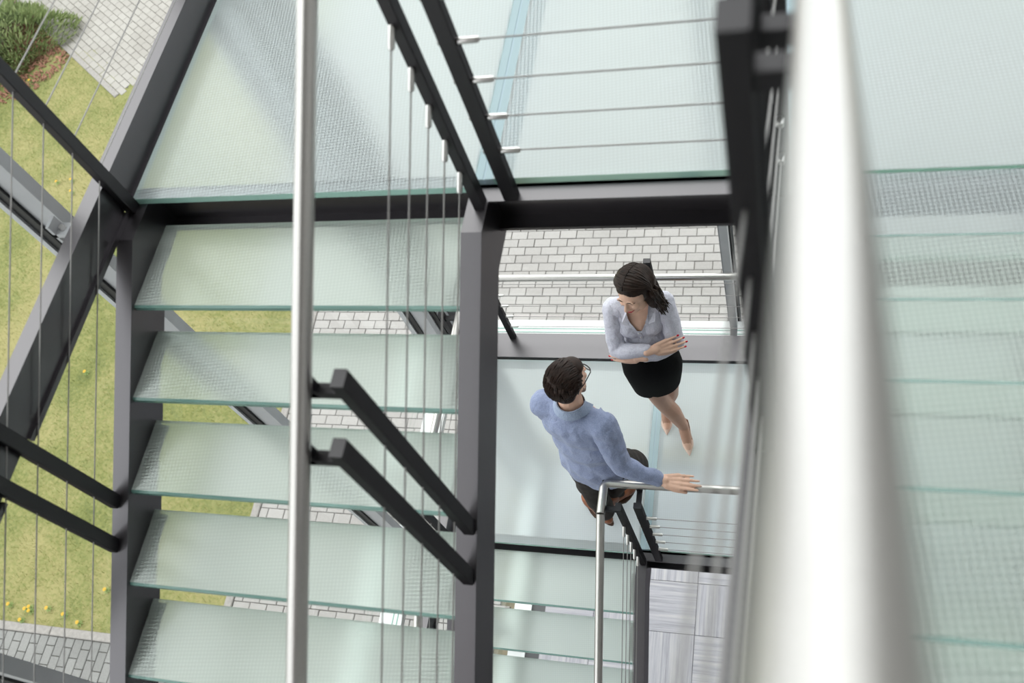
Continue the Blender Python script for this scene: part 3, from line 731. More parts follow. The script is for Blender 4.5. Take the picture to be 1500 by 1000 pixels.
# ================================================================== PEOPLE (metres; z above the lower landing)
ZP = (-1+LOW-ZF)*S
principled('skin_fair', (0.70, 0.44, 0.325), 0.5, noise=(30, 0.06))
principled('skin_warm', (0.70, 0.43, 0.32), 0.5, noise=(30, 0.06))
principled('stocking', (0.46, 0.262, 0.185), 0.45, noise=(12, 0.07))
principled('hair_dark', (0.022, 0.012, 0.0085), 0.42, spec=0.2, noise=(40, 0.5))
principled('hair_brown', (0.026, 0.0135, 0.010), 0.5, spec=0.2, noise=(40, 0.5))
principled('black_skirt', (0.0035, 0.0035, 0.004), 0.85, spec=0.12, noise=(60, 0.3))
principled('nude_pump', (0.72, 0.53, 0.44), 0.35)
principled('brown_leather', (0.26, 0.085, 0.035), 0.35, noise=(18, 0.45), bump=(120, 0.15))
principled('sole', (0.07, 0.035, 0.02), 0.6)
principled('trouser_brown', (0.020, 0.0135, 0.011), 0.8, noise=(200, 0.2))
principled('lip_red', (0.45, 0.045, 0.06), 0.35)
principled('nail_red', (0.50, 0.008, 0.03), 0.2)
principled('frame_black', (0.008, 0.008, 0.009), 0.25)
principled('stubble', (0.20, 0.13, 0.10), 0.7)
principled('button_white', (0.7, 0.68, 0.66), 0.3)
m, n, o = mat('lens_clear'); t_ = N(n, 'BsdfTransparent'); g_ = N(n, 'BsdfGlossy'); g_.inputs['Roughness'].default_value = 0.02
mx = N(n, 'MixShader'); L(n, one_sided_fresnel(n, 1.4, 1).outputs[0], mx.inputs[0]); L(n, t_.outputs[0], mx.inputs[1]); L(n, g_.outputs[0], mx.inputs[2]); L(n, mx.outputs[0], o.inputs[0])
def cloth(name, ca, cb, stripe, weave):
    m, n, o = mat(name); p = N(n, 'BsdfPrincipled'); L(n, p.outputs[0], o.inputs[0]); p.inputs['Roughness'].default_value = 0.85; p.inputs['Sheen Weight'].default_value = 0.15
    tcn = N(n, 'TexCoord'); a = N(n, 'TexNoise'); a.inputs['Scale'].default_value = weave; a.inputs['Detail'].default_value = 6; L(n, tcn.outputs['Object'], a.inputs['Vector'])
    src = a.outputs['Fac']
    if stripe:
        w_ = N(n, 'TexWave'); w_.inputs['Scale'].default_value = stripe; w_.bands_direction = 'X'; w_.inputs['Distortion'].default_value = 1.0; L(n, tcn.outputs['Object'], w_.inputs['Vector'])
        q = N(n, 'Math', operation='MULTIPLY_ADD'); L(n, w_.outputs['Fac'], q.inputs[0]); q.inputs[1].default_value = .35; L(n, src, q.inputs[2]); src = q.outputs[0]
    r = N(n, 'ValToRGB'); r.color_ramp.elements[0].position = .3; r.color_ramp.elements[1].position = .8; r.color_ramp.elements[0].color = (*ca, 1); r.color_ramp.elements[1].color = (*cb, 1)
    L(n, src, r.inputs[0]); L(n, r.outputs[0], p.inputs['Base Color'])
    f = N(n, 'TexNoise'); f.inputs['Scale'].default_value = 22; f.inputs['Detail'].default_value = 4; f.inputs['Distortion'].default_value = 1.2; L(n, tcn.outputs['Object'], f.inputs['Vector'])
    b = N(n, 'Bump'); b.inputs['Strength'].default_value = 0.5; b.inputs['Distance'].default_value = 0.012; L(n, f.outputs['Fac'], b.inputs['Height']); L(n, b.outputs[0], p.inputs['Normal'])
cloth('shirt_lilac', (0.42, 0.41, 0.49), (0.62, 0.61, 0.69), 45, 150)
cloth('jacket_blue', (0.20, 0.235, 0.38), (0.32, 0.36, 0.52), 0, 170)
cloth('collar_blue', (0.24, 0.29, 0.42), (0.36, 0.42, 0.56), 0, 170)

def capsule(mb, a, ra, b, rb, n=14):
    a = Vector(a); b = Vector(b); d = b-a; ln = d.length; d.normalize()
    pts = []; rs = []
    for k in range(5): q = -PI/2+PI/2*k/4.0; pts.append(a+d*(ra*math.sin(q))); rs.append(max(ra*math.cos(q), ra*.02))
    for k in range(1, 6): q = PI/2*k/5.0; pts.append(b+d*(rb*math.sin(q))); rs.append(max(rb*math.cos(q), rb*.02))
    pts.insert(5, b); rs.insert(5, rb)
    # straight frame: no twist along a straight axis
    mb.tube(pts, rs, n)
def chain(mb, pts, n=14):
    for (a, ra), (b, rb) in zip(pts[:-1], pts[1:]): capsule(mb, a, ra, b, rb, n)
def ellipsoid(mb, c, ax, n=16, m_=10):
    """ax: three axis vectors"""
    c = Vector(c); A, B, C_ = [Vector(v) for v in ax]; v = [c+C_]; f = []
    for i in range(1, m_):
        th = PI*i/m_
        for k in range(n):
            ph = 2*PI*k/n; v.append(c+A*(math.sin(th)*math.cos(ph))+B*(math.sin(th)*math.sin(ph))+C_*math.cos(th))
    v.append(c-C_); e = len(v)-1
    for k in range(n): f.append((0, 1+k, 1+(k+1) % n))
    for i in range(m_-2):
        for k in range(n): f.append((1+i*n+k, 1+(i+1)*n+k, 1+(i+1)*n+(k+1) % n, 1+i*n+(k+1) % n))
    for k in range(n): f.append((e, 1+(m_-2)*n+(k+1) % n, 1+(m_-2)*n+k))
    mb.add(v, f)
def blob(name, mb, matn, parent, voxel=.006, smooth=4, fold=0.0, fscale=9.0, keep=None, sub=None):
    """union of the collected closed shapes as one continuous surface"""
    off = woff(parent) if parent else Vector((0, 0, 0))
    me = bpy.data.meshes.new(name+'_raw'); me.from_pydata([tuple(p) for p in mb.v], [], mb.f); me.update()
    b = bmesh.new(); b.from_mesh(me); bmesh.ops.recalc_face_normals(b, faces=b.faces); b.to_mesh(me); b.free()
    tmp = bpy.data.objects.new(name+'_raw', me); COL.objects.link(tmp)
    r = tmp.modifiers.new('r', 'REMESH'); r.mode = 'VOXEL'; r.voxel_size = voxel; r.adaptivity = 0
    s_ = tmp.modifiers.new('s', 'SMOOTH'); s_.factor = .5; s_.iterations = smooth
    dg = bpy.context.evaluated_depsgraph_get(); dg.update()
    out_ = bpy.data.meshes.new_from_object(tmp.evaluated_get(dg), depsgraph=dg)
    bpy.data.objects.remove(tmp); bpy.data.meshes.remove(me)
    b = bmesh.new(); b.from_mesh(out_)
    if fold:
        b.normal_update()
        for v in b.verts:
            q = v.co*fscale
            k = mnoise.noise(Vector((q.x, q.y, q.z*1.0)))*1.0+.6*mnoise.noise(q*2.3)
            v.co += v.normal*(fold*(k-.15))
    if keep:
        bmesh.ops.delete(b, geom=[f for f in b.faces if not keep(f.calc_center_median())], context='FACES')
        for _ in range(3):
            ed = [v for v in b.verts if v.is_boundary]
            if ed: bmesh.ops.smooth_vert(b, verts=ed, factor=.5, use_axis_x=True, use_axis_y=True, use_axis_z=True)
    for v in b.verts: v.co = v.co+Vector((0, 0, ZP))-off
    for f in b.faces: f.smooth = True
    b.to_mesh(out_); b.free(); out_.name = name
    out_.materials.clear(); out_.materials.append(MAT[matn])
    o = bpy.data.objects.new(name, out_); COL.objects.link(o)
    if parent: o.parent = parent
    return o
def shape(name, mb, matn, parent, smooth=True):       # like mk but z counted from the landing
    q = MB(); q.v = [(x, y, z+ZP) for x, y, z in mb.v]; q.f = mb.f; q.m = mb.m
    return mk(name, q, matn, parent, smooth=smooth, metres=True)
class Frame:
    def __init__(s, c, f, u):
        s.c = Vector(c); s.f = Vector(f).normalized(); u = Vector(u); u -= s.f*u.dot(s.f); s.u = u.normalized(); s.l = s.u.cross(s.f)     # l: the person's left
    def p(s, x, y, z): return s.c+s.f*x+s.l*y+s.u*z
    def ax(s, x, y, z): return (s.f*x, s.l*y, s.u*z)

def head_shapes(mb, H, k=1.0, male=False):
    ellipsoid(mb, H.p(-.008, 0, .022), H.ax(.096*k, .075*k, .092*k), 20, 14)         # skull
    ellipsoid(mb, H.p(.020, 0, -.030), H.ax(.072*k, .060*k, .080*k), 20, 14)         # face
    ellipsoid(mb, H.p(.050, 0, -.085), H.ax(.034, .030 if not male else .036, .026), 14, 10)   # chin
    for s_ in (-1, 1):
        ellipsoid(mb, H.p(.028, s_*.042, -.062), H.ax(.035, .020 if not male else .024, .032), 12, 8)     # jaw
        ellipsoid(mb, H.p(.066, s_*.034, -.020), H.ax(.022, .022, .020), 12, 8)      # cheek
        ellipsoid(mb, H.p(.082, s_*.028, .026), H.ax(.010, .026, .008), 10, 8)       # brow ridge
        ellipsoid(mb, H.p(-.008, s_*.076, -.012), (H.f*.020+H.u*.006, H.l*.008+H.f*-.006*s_*s_, H.u*.032), 12, 8)   # ear
    capsule(mb, H.p(.084, 0, .016), .008, H.p(.106, 0, -.026), .0115, 10)             # nose
    for s_ in (-1, 1): ellipsoid(mb, H.p(.096, s_*.010, -.030), H.ax(.009, .008, .007), 8, 6)
    ellipsoid(mb, H.p(.086, 0, -.056), H.ax(.012, .024, .014), 12, 8)                 # mouth
def hand_shapes(mb, wrist, d, nrm, side, curl, spread=.10, k=1.0, thumb_out=.6):
    """side +1: index finger lies towards d x n; returns the nail positions"""
    w_ = Vector(wrist); d = Vector(d).normalized(); nn = Vector(nrm); nn -= d*nn.dot(d); nn.normalize(); a = d.cross(nn)*side
    nails = []
    base = [(.033, .086), (.012, .090), (-.010, .086), (-.030, .078)]
    lens = [(.040, .025, .020), (.045, .028, .021), (.042, .026, .020), (.032, .020, .018)]
    rad = [.0086, .0088, .0083, .0074]
    capsule(mb, w_-d*.035, .024*k, w_+d*.015, .0245*k, 12)
    for i in range(4):
        bx, by = base[i]; b = w_+(a*bx+d*by)*k
        capsule(mb, w_+(a*bx*.6+d*.012)*k, .0135*k, b, .0112*k, 10)
        ang = curl[i] if hasattr(curl, '__len__') else curl; fan = spread*(1.3-i*.9)
        p = b; tot = 0
        for j, ln in enumerate(lens[i]):
            tot += ang*(.8, 1.0, .7)[j]
            dd = (d*math.cos(fan)+a*math.sin(fan)).normalized(); dd = dd*math.cos(tot)-nn*math.sin(tot)
            q = p+dd*ln*k; r0 = rad[i]*k*(1-.09*j); capsule(mb, p, r0, q, r0*.92, 10); p = q
        up_ = (nn*math.cos(tot)+d*math.sin(tot)); nails.append((p+up_*r0*.72-dd*.002, dd, up_))
    # thumb leaves the side of the palm near its base
    t0 = w_+(a*.026+d*.022)*k; t1 = t0+(a*.55*thumb_out+d*.75-nn*.25).normalized()*.042*k; t2 = t1+(a*.25*thumb_out+d*.95-nn*.2).normalized()*.032*k; t3 = t2+(a*.05+d-nn*.25).normalized()*.026*k
    chain(mb, [(t0, .015*k), (t1, .0115*k), (t2, .0100*k), (t3, .0085*k)], 10)
    return nails
def nail_mesh(name, nl, matn, parent, s_=.0065):
    p, dd, up_ = nl; mb = MB(); sd = dd.cross(up_); ellipsoid(mb, p, (dd*s_*1.25, sd*s_*.85, up_*.0025), 10, 6); return shape(name, mb, matn, parent)
def lock(mb, pts, r0, n=5):
    P = [Vector(p) for p in pts]; m_ = len(P); mb.tube(P, [r0*(.55+.45*math.sin(PI*min(1, (i+.6)/m_*1.1))) if i < m_-1 else r0*.12 for i in range(m_)], n)

from mathutils.bvhtree import BVHTree
def skin_tree(o):
    off = woff(o); return BVHTree.FromPolygons([v.co+off-Vector((0, 0, ZP)) for v in o.data.vertices], [tuple(p.vertices) for p in o.data.polygons])
def on_face(tree, H, y, z, lift=.0006):
    h_ = tree.ray_cast(H.p(.25, y, z), -H.f)[0]
    return (h_ if h_ is not None else H.p(.08, y, z))+H.f*lift
# ------------------------------------------------------------------ woman
wom = thing('person', (-.80, 2.48, ZP), 'woman with dark hair in lilac shirt and black skirt standing with folded arms', 'person', metres=True)
WH = Frame((-.832, 2.562, 1.592), (-.38, -.92, -.10), (-.16, -.04, .98))
bd = MB(); head_shapes(bd, WH, .98)
chain(bd, [((-.845, 2.625, 1.40), .052), (WH.p(-.015, 0, -.075), .046)])
ellipsoid(bd, (-.85, 2.615, 1.27), ((.132, .023, 0), (-.014, .086, -.02), (0, .03, .135)))
ellipsoid(bd, (-.835, 2.555, 1.07), ((.112, .01, 0), (0, .068, 0), (0, .02, .13)))
ellipsoid(bd, (-.83, 2.525, .92), ((.155, .01, 0), (0, .105, 0), (0, .01, .12)))
capsule(bd, (-.96, 2.605, 1.365), .048, (-.735, 2.64, 1.365), .048)
WSR, WER, WWR = (-.985, 2.605, 1.355), (-.985, 2.475, 1.125), (-.795, 2.445, 1.185)
WSL, WEL, WWL = (-.717, 2.645, 1.355), (-.672, 2.525, 1.125), (-.838, 2.432, 1.135)
chain(bd, [(WSR, .044), (WER, .036), (WWR, .026)]); chain(bd, [(WSL, .044), (WEL, .036), (WWL, .026)])
nR = hand_shapes(bd, (-.776, 2.442, 1.19), (.86, .34, -.02), (-.1, -.75, .62), 1, .13, .045, 1.0)
nL = hand_shapes(bd, (-.856, 2.424, 1.136), (-.98, .06, -.03), (0, -.86, .5), -1, .16, .03, .95)
# legs, the right one crossed in front
chain(bd, [((-.895, 2.52, .86), .082), ((-.835, 2.500, .50), .053), ((-.815, 2.505, .40), .050), ((-.775, 2.500, .30), .050), ((-.728, 2.485, .13), .031)])
chain(bd, [((-.765, 2.55, .86), .080), ((-.775, 2.585, .50), .050), ((-.795, 2.605, .34), .049), ((-.848, 2.610, .13), .030)])
chain(bd, [((-.728, 2.485, .12), .031), ((-.710, 2.43, .062), .031), ((-.697, 2.385, .026), .022)]); capsule(bd, (-.728, 2.49, .11), .028, (-.727, 2.515, .09), .026)
chain(bd, [((-.848, 2.610, .12), .030), ((-.846, 2.565, .062), .030), ((-.843, 2.52, .026), .022)]); capsule(bd, (-.848, 2.615, .11), .027, (-.850, 2.64, .09), .025)
WB = blob('body', bd, 'skin_fair', wom, .0042, 3)
# stockings
sk = MB()
chain(sk, [((-.888, 2.52, .82), .081), ((-.835, 2.500, .50), .0555), ((-.815, 2.505, .40), .0525), ((-.775, 2.500, .30), .0525), ((-.728, 2.485, .13), .0335)])
chain(sk, [((-.766, 2.55, .82), .080), ((-.775, 2.585, .50), .0525), ((-.795, 2.605, .34), .0515), ((-.848, 2.610, .13), .0325)])
chain(sk, [((-.728, 2.485, .12), .0335), ((-.710, 2.43, .062), .0335), ((-.699, 2.395, .03), .024)]); chain(sk, [((-.848, 2.610, .12), .0325), ((-.846, 2.565, .062), .0325), ((-.844, 2.53, .03), .024)])
blob('stockings', sk, 'stocking', wom, .006, 4)
# shirt
sh_ = MB()
ellipsoid(sh_, (-.85, 2.615, 1.27), ((.149, .025, 0), (-.014, .100, -.02), (0, .03, .150)))
for sx in (-1, 1): ellipsoid(sh_, (-.852+sx*.056, 2.560+sx*.010, 1.245), ((.070, 0, 0), (0, .055, -.01), (0, .01, .075)))
ellipsoid(sh_, (-.835, 2.555, 1.07), ((.130, .01, 0), (0, .090, 0), (0, .02, .150)))
capsule(sh_, (-.965, 2.605, 1.362), .057, (-.73, 2.64, 1.362), .057)
capsule(sh_, (-.85, 2.62, 1.36), .075, (-.846, 2.628, 1.41), .062)
ca_ = Vector((-.85, 2.6, 0)); fd = Vector((.10, -.995)); ld = Vector((.995, .10))
def shirt_keep(c):
    x = (c.x-ca_.x)*ld.x+(c.y-ca_.y)*ld.y; y = (c.x-ca_.x)*fd.x+(c.y-ca_.y)*fd.y
    if c.z > 1.425: return False
    if y > .0 and c.z > 1.262 and abs(x+.004) < .010+(c.z-1.262)*.42: return False
    return True
SHIRT = blob('shirt', sh_, 'shirt_lilac', wom, .0055, 4, .005, 13, shirt_keep)
for pts in ([(WSR, .0585), ((-.992, 2.535, 1.23), .052), (WER, .047), ((-.90, 2.448, 1.158), .046), ((-.812, 2.445, 1.184), .037)], [(WSL, .0585), ((-.69, 2.58, 1.23), .052), (WEL, .047), ((-.76, 2.462, 1.128), .045), ((-.822, 2.433, 1.134), .036)]):
    sl_ = MB(); chain(sl_, pts); blob('sleeve', sl_, 'shirt_lilac', SHIRT, .0055, 3, .006, 14)
for s_ in (-1, 1):        # collar wings
    cw = MB(); b0 = Vector((-.848, 2.60, 1.415)); l3 = Vector((ld.x, ld.y, 0)); f3 = Vector((fd.x, fd.y, 0))
    pts = [b0-f3*.055+l3*s_*.012+Vector((0, 0, .018)), b0+l3*s_*.066+Vector((0, 0, .018)), b0+f3*.058+l3*s_*.056+Vector((0, 0, -.012)), b0+f3*.098+l3*s_*.050+Vector((0, 0, -.07)), b0+f3*.092+l3*s_*.088+Vector((0, 0, -.055)), b0+f3*.035+l3*s_*.098+Vector((0, 0, -.018)), b0-f3*.05+l3*s_*.055+Vector((0, 0, -.008))]
    cw.prism(pts, (0, 0, .004)); shape('collar', cw, 'shirt_lilac', SHIRT, False)
ST = skin_tree(SHIRT); pl_ = []
for i in range(9):
    q = i/8; x_ = Vector((-.853+.010*q, 2.2, 1.262-.125*q)); h_ = ST.ray_cast(x_, Vector((0, 1, 0)))[0]
    if h_ is not None: pl_.append(h_)
if len(pl_) > 2:
    m_ = MB(); v = []
    for h_ in pl_:
        for a in (-.011, .011): v.append(h_+Vector((a, -.0035, 0)))
    k_ = len(pl_); m_.add(v+[q+Vector((0, .006, 0)) for q in v], [(2*i, 2*i+1, 2*i+3, 2*i+2) for i in range(k_-1)]+[(2*i, 2*i+2, 2*k_+2*i+2, 2*k_+2*i) for i in range(k_-1)]+[(2*i+1, 2*k_+2*i+1, 2*k_+2*i+3, 2*i+3) for i in range(k_-1)])
    shape('placket', m_, 'shirt_lilac', SHIRT, False)
pk = MB(); pp_ = [Vector((-.853, 2.497, 1.262)), Vector((-.849, 2.487, 1.235)), Vector((-.845, 2.474, 1.20)), Vector((-.843, 2.455, 1.15))]
for q in (pl_[1::3] if len(pl_) > 2 else []):
    b_ = MB(); ellipsoid(b_, q+Vector((0, -.005, 0)), ((.005, 0, 0), (0, .003, .002), (0, -.001, .005)), 10, 6); shape('button', b_, 'button_white', SHIRT)
# skirt: lofted rings
rings = [(1.085, -.835, 2.545, .132, .095), (1.04, -.833, 2.538, .140, .102), (.96, -.832, 2.530, .163, .120), (.86, -.832, 2.528, .170, .122), (.74, -.835, 2.535, .160, .112), (.65, -.838, 2.540, .150, .102), (.60, -.84, 2.543, .144, .096)]
lo = MB(); n_ = 40; v = []; f = []
def skirt_ring(z, cx, cy, rx, ry):
    out_ = []
    for k in range(n_):
        a = 2*PI*k/n_; x, y = math.cos(a)*rx, math.sin(a)*ry; wv_ = 1+.012*math.sin(5*a+z*9)
        t_ = max(0, min(1, (1.0-z)/.4)); out_.append((cx+x*wv_+.06*y*.3, cy+y*wv_+.06*x, z+t_*(.18*x+.05*y)))
    return out_
for r_ in rings: v += skirt_ring(*r_)
z, cx, cy, rx, ry = rings[-1]; v += skirt_ring(z+.004, cx, cy, rx-.008, ry-.008); v += skirt_ring(z+.14, cx, cy, rx-.010, ry-.010)
nr = len(rings)+2
for i in range(nr-1):
    for k in range(n_): f.append((i*n_+k, i*n_+(k+1) % n_, (i+1)*n_+(k+1) % n_, (i+1)*n_+k))
f.append(tuple(range(n_)))
lo.add(v, f); shape('skirt', lo, 'black_skirt', wom)
# pumps
def pump(heel, toe, zank):
    h_ = Vector(heel); t_ = Vector(toe); d = (t_-h_); d.z = 0; ln = d.length; d.normalize(); l_ = Vector((-d.y, d.x, 0))
    mb = MB(); n = 14; prof = [(-.006, .004, .050, .130), (.012, .026, .055, .128), (.05, .030, .052, .105), (.10, .030, .030, .072), (.135, .036, .010, .060), (.165, .034, .002, .048), (.195, .022, .002, .034), (.222, .009, .004, .020), (.235, .001, .006, .012)]
    k = (ln+.01)/.235; v = []; f = []
    for (x, hw, zb, zt) in prof:
        for i in range(n):
            a = 2*PI*i/n; c, s_ = math.cos(a), math.sin(a)
            v.append(h_+d*x*k+l_*hw*c*(1.0 if s_ > -.3 else .9)+Vector((0, 0, (zb+zt)/2+(zt-zb)/2*s_-h_.z)))
    for i in range(len(prof)-1):
        for j in range(n):
            # leave the vamp open above the instep
            s_ = math.sin(2*PI*(j+.5)/n)
            if s_ > .55 and i < 4: continue
            f.append((i*n+j, i*n+(j+1) % n, (i+1)*n+(j+1) % n, (i+1)*n+j))
    f.append(tuple(range(n)))
    mb.add(v, f); o = shape('pump', mb, 'nude_pump', wom)
    hm = MB(); hm.tube([h_+d*.012+Vector((0, 0, .075-h_.z)), h_+d*.004+Vector((0, 0, .035-h_.z)), h_+d*.002+Vector((0, 0, .001-h_.z))], [.019, .009, .006], 10); shape('heel', hm, 'nude_pump', o)
pump((-.729, 2.545, 0), (-.690, 2.345, 0), .13); pump((-.852, 2.665, 0), (-.842, 2.480, 0), .13)
# hair: cap and locks from the centre parting
hc = MB(); ellipsoid(hc, WH.p(-.018, 0, .029), WH.ax(.102, .089, .0985), 20, 14); ellipsoid(hc, WH.p(-.055, 0, -.05), WH.ax(.06, .085, .10), 18, 12)
for s_ in (-1, 1): ellipsoid(hc, WH.p(-.025, s_*.072, -.06), WH.ax(.05, .024, .10), 14, 10)
def hair_keep(c):
    q = c-WH.c; x, y, z = q.dot(WH.f), q.dot(WH.l), q.dot(WH.u)
    return not (x > .028 and z < .075-abs(y)*.35 and abs(y) < .080)
HAIR = blob('hair', hc, 'hair_dark', wom, .006, 3, keep=hair_keep)
hl = MB()
def wpt(th, ph, s_, r): return WH.p(-.018+math.cos(ph)*math.cos(th)*.103*r, s_*math.sin(ph)*.092*r, .028+math.cos(ph)*math.sin(th)*.101*r)
for s_ in (-1, 1):
    for k in range(120):
        t_ = (k+.5)/120; th0 = math.radians(42+t_*165); r = 1.03+.05*random.random(); pts = []
        end = random.uniform(-.215, -.13) if s_ > 0 else random.uniform(-.22, -.15); sw = math.radians(30)*(1-t_)
        for i in range(8):
            ph = math.radians(.8+(87 if t_ < .75 else 73)*i/7); pts.append(wpt(th0+sw*(i/7)**1.5, ph, s_, r+.02*math.sin(i*.9+k)))
        last = pts[-1]-WH.c; x0, y0, z0 = last.dot(WH.f), last.dot(WH.l), last.dot(WH.u); fl_ = random.uniform(-.6, 1.2)
        for i in range(1, 7):
            q = i/6; z = z0+(end-z0)*q
            pts.append(WH.p(x0*(1-.15*q)-.012*math.sin(q*5+k)+(.01 if t_ < .3 else -.006)*q, y0*(1+(.06 if s_ > 0 else .20)*math.sin(min(q, .8)*2.4))+s_*(.012*math.sin(q*6+k*.7)+.030*fl_*max(0, q-.6)*2), z+.020*max(0, q-.75)*4*(fl_ > .3)))
        lock(hl, pts, random.uniform(.0045, .0075))
for k in range(46):
    a = random.uniform(-1, 1); x0, y0 = -.118*math.cos(a*1.1), .09*math.sin(a*1.3); pts = []
    for i in range(10):
        q = i/9; pts.append(WH.p(x0*(1+.03*math.sin(q*7+k)), y0*(1+.05*math.sin(q*5+k*2)), .05-.25*q))
    lock(hl, pts, .0075)
shape('hair_locks', hl, 'hair_dark', HAIR)
# face
WT = skin_tree(WB)
for s_ in (-1, 1):
    e_ = MB(); e_.tube([on_face(WT, WH, s_*y, z) for y, z in ((.013, .027), (.022, .031), (.034, .032), (.046, .026))], [.0018, .0026, .0022, .0010], 6); shape('eyebrow', e_, 'hair_dark', WB)
    e_ = MB(); e_.tube([on_face(WT, WH, s_*y, z) for y, z in ((.018, .008), (.026, .0055), (.036, .006), (.044, .010))], [.0012, .0026, .0028, .0012], 6); shape('eyelash', e_, 'frame_black', WB)
lp = MB(); lp.tube([on_face(WT, WH, y, z) for y, z in ((-.026, -.050), (-.013, -.0545), (0, -.056), (.013, -.0545), (.026, -.050))], [.0015, .0042, .0048, .0042, .0015], 8); shape('lips', lp, 'lip_red', WB)
for nl in nR+nL: nail_mesh('fingernail', nl, 'nail_red', WB)

# ------------------------------------------------------------------ man
man = thing('person', (-1.10, 1.98, ZP), 'man in blue jacket and glasses resting his hand on the handrail', 'person', metres=True)
MH = Frame((-1.098, 2.030, 1.625), (.50, .86, -.06), (.02, .02, 1))
bd = MB(); head_shapes(bd, MH, 1.04, True)
chain(bd, [((-1.115, 1.975, 1.42), .068), (MH.p(-.02, 0, -.07), .058)])
mr_, mf_ = Vector((.94, -.34, 0)), Vector((.34, .94, 0))
def M3(c, a, b, h_): return (c, (mr_*a, mf_*b, Vector((0, 0, h_))))
for c, a, b, h_ in (((-1.112, 1.965, 1.28), .175, .105, .17), ((-1.10, 1.935, 1.08), .155, .10, .17), ((-1.09, 1.925, .92), .165, .11, .13)): ellipsoid(bd, *M3(c, a, b, h_))
MSR, MER, MWR = (-.955, 1.905, 1.375), (-.892, 1.800, 1.125), (-.715, 1.783, 1.003)
MSL, MEL, MWL = (-1.275, 2.02, 1.375), (-1.285, 2.06, 1.10), (-1.165, 2.095, .90)
capsule(bd, MSL, .05, MSR, .05)
chain(bd, [(MSR, .050), (MER, .044), (MWR, .031)]); chain(bd, [(MSL, .050), (MEL, .044), (MWL, .031)])
hand_shapes(bd, (-.700, 1.782, 1.000), (1, .015, -.08), (0, -.10, 1), 1, .07, .018, 1.08, .45)
hand_shapes(bd, (-1.155, 2.095, .885), (.35, .02, -.93), (.5, .8, .2), -1, .15, .04, 1.0)
MHR, MKR, MAR = (-1.00, 1.90, .88), (-.930, 2.055, .52), (-1.115, 2.030, .12)
MHL, MKL, MAL = (-1.17, 1.955, .88), (-1.195, 1.945, .48), (-1.165, 1.905, .10)
chain(bd, [(MHR, .092), (MKR, .060), (MAR, .040)]); chain(bd, [(MHL, .092), (MKL, .060), (MAL, .040)])
chain(bd, [(MAR, .034), ((-1.06, 2.07, .042), .026)]); chain(bd, [(MAL, .036), ((-1.25, 1.97, .042), .026)])
MBD = blob('body', bd, 'skin_warm', man, .0048, 3)
tr = MB()
chain(tr, [(MHR, .108), (MKR, .080), ((-1.035, 2.045, .30), .060), ((-1.112, 2.030, .15), .052)]); chain(tr, [(MHL, .108), (MKL, .080), ((-1.182, 1.925, .28), .072), ((-1.163, 1.905, .12), .064)])
ellipsoid(tr, *M3((-1.09, 1.925, .93), .180, .125, .14))
blob('trousers', tr, 'trouser_brown', man, .008, 4, .006, 9, lambda c: c.z > .095)
for a_, b_ in ((MAR, (-1.085, 2.05, .065)), (MAL, (-1.20, 1.93, .065))):
    so = MB(); chain(so, [((a_[0], a_[1], .24), .044), (a_, .042), (b_, .036)]); blob('sock', so, 'trouser_brown', man, .006, 2)
# jacket
jk = MB()
for c, a, b, h_ in (((-1.112, 1.962, 1.29), .204, .132, .165), ((-1.103, 1.935, 1.12), .182, .125, .20), ((-1.095, 1.926, .88), .205, .140, .26)): ellipsoid(jk, *M3(c, a, b, h_))
ellipsoid(jk, (-1.115, 1.965, 1.405), (mr_*.165, mf_*.085, Vector((0, 0, .055))))
capsule(jk, MSL, .076, MSR, .076); capsule(jk, (-1.114, 1.968, 1.40), .092, (-1.112, 1.978, 1.452), .077)
def jk_keep(c):
    q = c-Vector((-1.09, 1.925, 0)); a = q.dot(mr_); b = q.dot(mf_)
    if c.z < .715+.02*a and b < .3 and abs(a) < .3: return False
    if c.z < 1.02 and b > 0 and abs(a-.02) < .012+(1.02-c.z)*.4: return False          # fronts swing open
    if c.z < .93 and b < 0 and abs(a-.115) < .004+(.93-c.z)*.10: return False          # side vent
    if c.z > 1.478: return False
    if b > .085 and c.z > 1.15 and abs(a) < .01+(c.z-1.15)*.28: return False            # lapel opening
    return True
JK = blob('jacket', jk, 'jacket_blue', man, .0065, 4, .010, 9, jk_keep)
for pts in ([(MSR, .0755), ((-.918, 1.845, 1.24), .065), (MER, .058), ((-.80, 1.79, 1.06), .052), ((-.722, 1.785, 1.008), .044)], [(MSL, .0755), (MEL, .058), (MWL, .046)]):
    sl_ = MB(); chain(sl_, pts); blob('sleeve', sl_, 'jacket_blue', JK, .0065, 3, .009, 11)
# shirt front, collar band and lapels
sf = MB(); ellipsoid(sf, *M3((-1.112, 1.963, 1.28), .170, .108, .150)); capsule(sf, (-1.114, 1.97, 1.40), .078, (-1.108, 1.985, 1.455), .071); capsule(sf, MSL, .056, MSR, .056)
blob('shirt', sf, 'button_white', man, .008, 3, keep=lambda c: c.z < 1.47)
cl = MB(); v = []; f = []; n_ = 28
cc = Vector((-1.108, 1.982, 0))
for k in range(n_+1):
    a = math.radians(-118)+math.radians(236)*k/n_                       # 0 = nape
    dv = (-mf_*math.cos(a)+mr_*math.sin(a)); fr = max(0, (abs(math.degrees(a))-60)/90)
    for (r, z) in ((.070, 1.462), (.066, 1.508-.05*fr), (.072, 1.510-.05*fr), (.096+.012*fr, 1.462-.05*fr)): v.append(cc+Vector((dv.x*r, dv.y*r, z)))
for k in range(n_):
    for j in range(4): f.append((k*4+j, k*4+(j+1) % 4, (k+1)*4+(j+1) % 4, (k+1)*4+j))
f.append((0, 1, 2, 3)); f.append(tuple(n_*4+j for j in (3, 2, 1, 0)))
cl.add(v, f); shape('collar', cl, 'collar_blue', JK)
JT = skin_tree(JK)
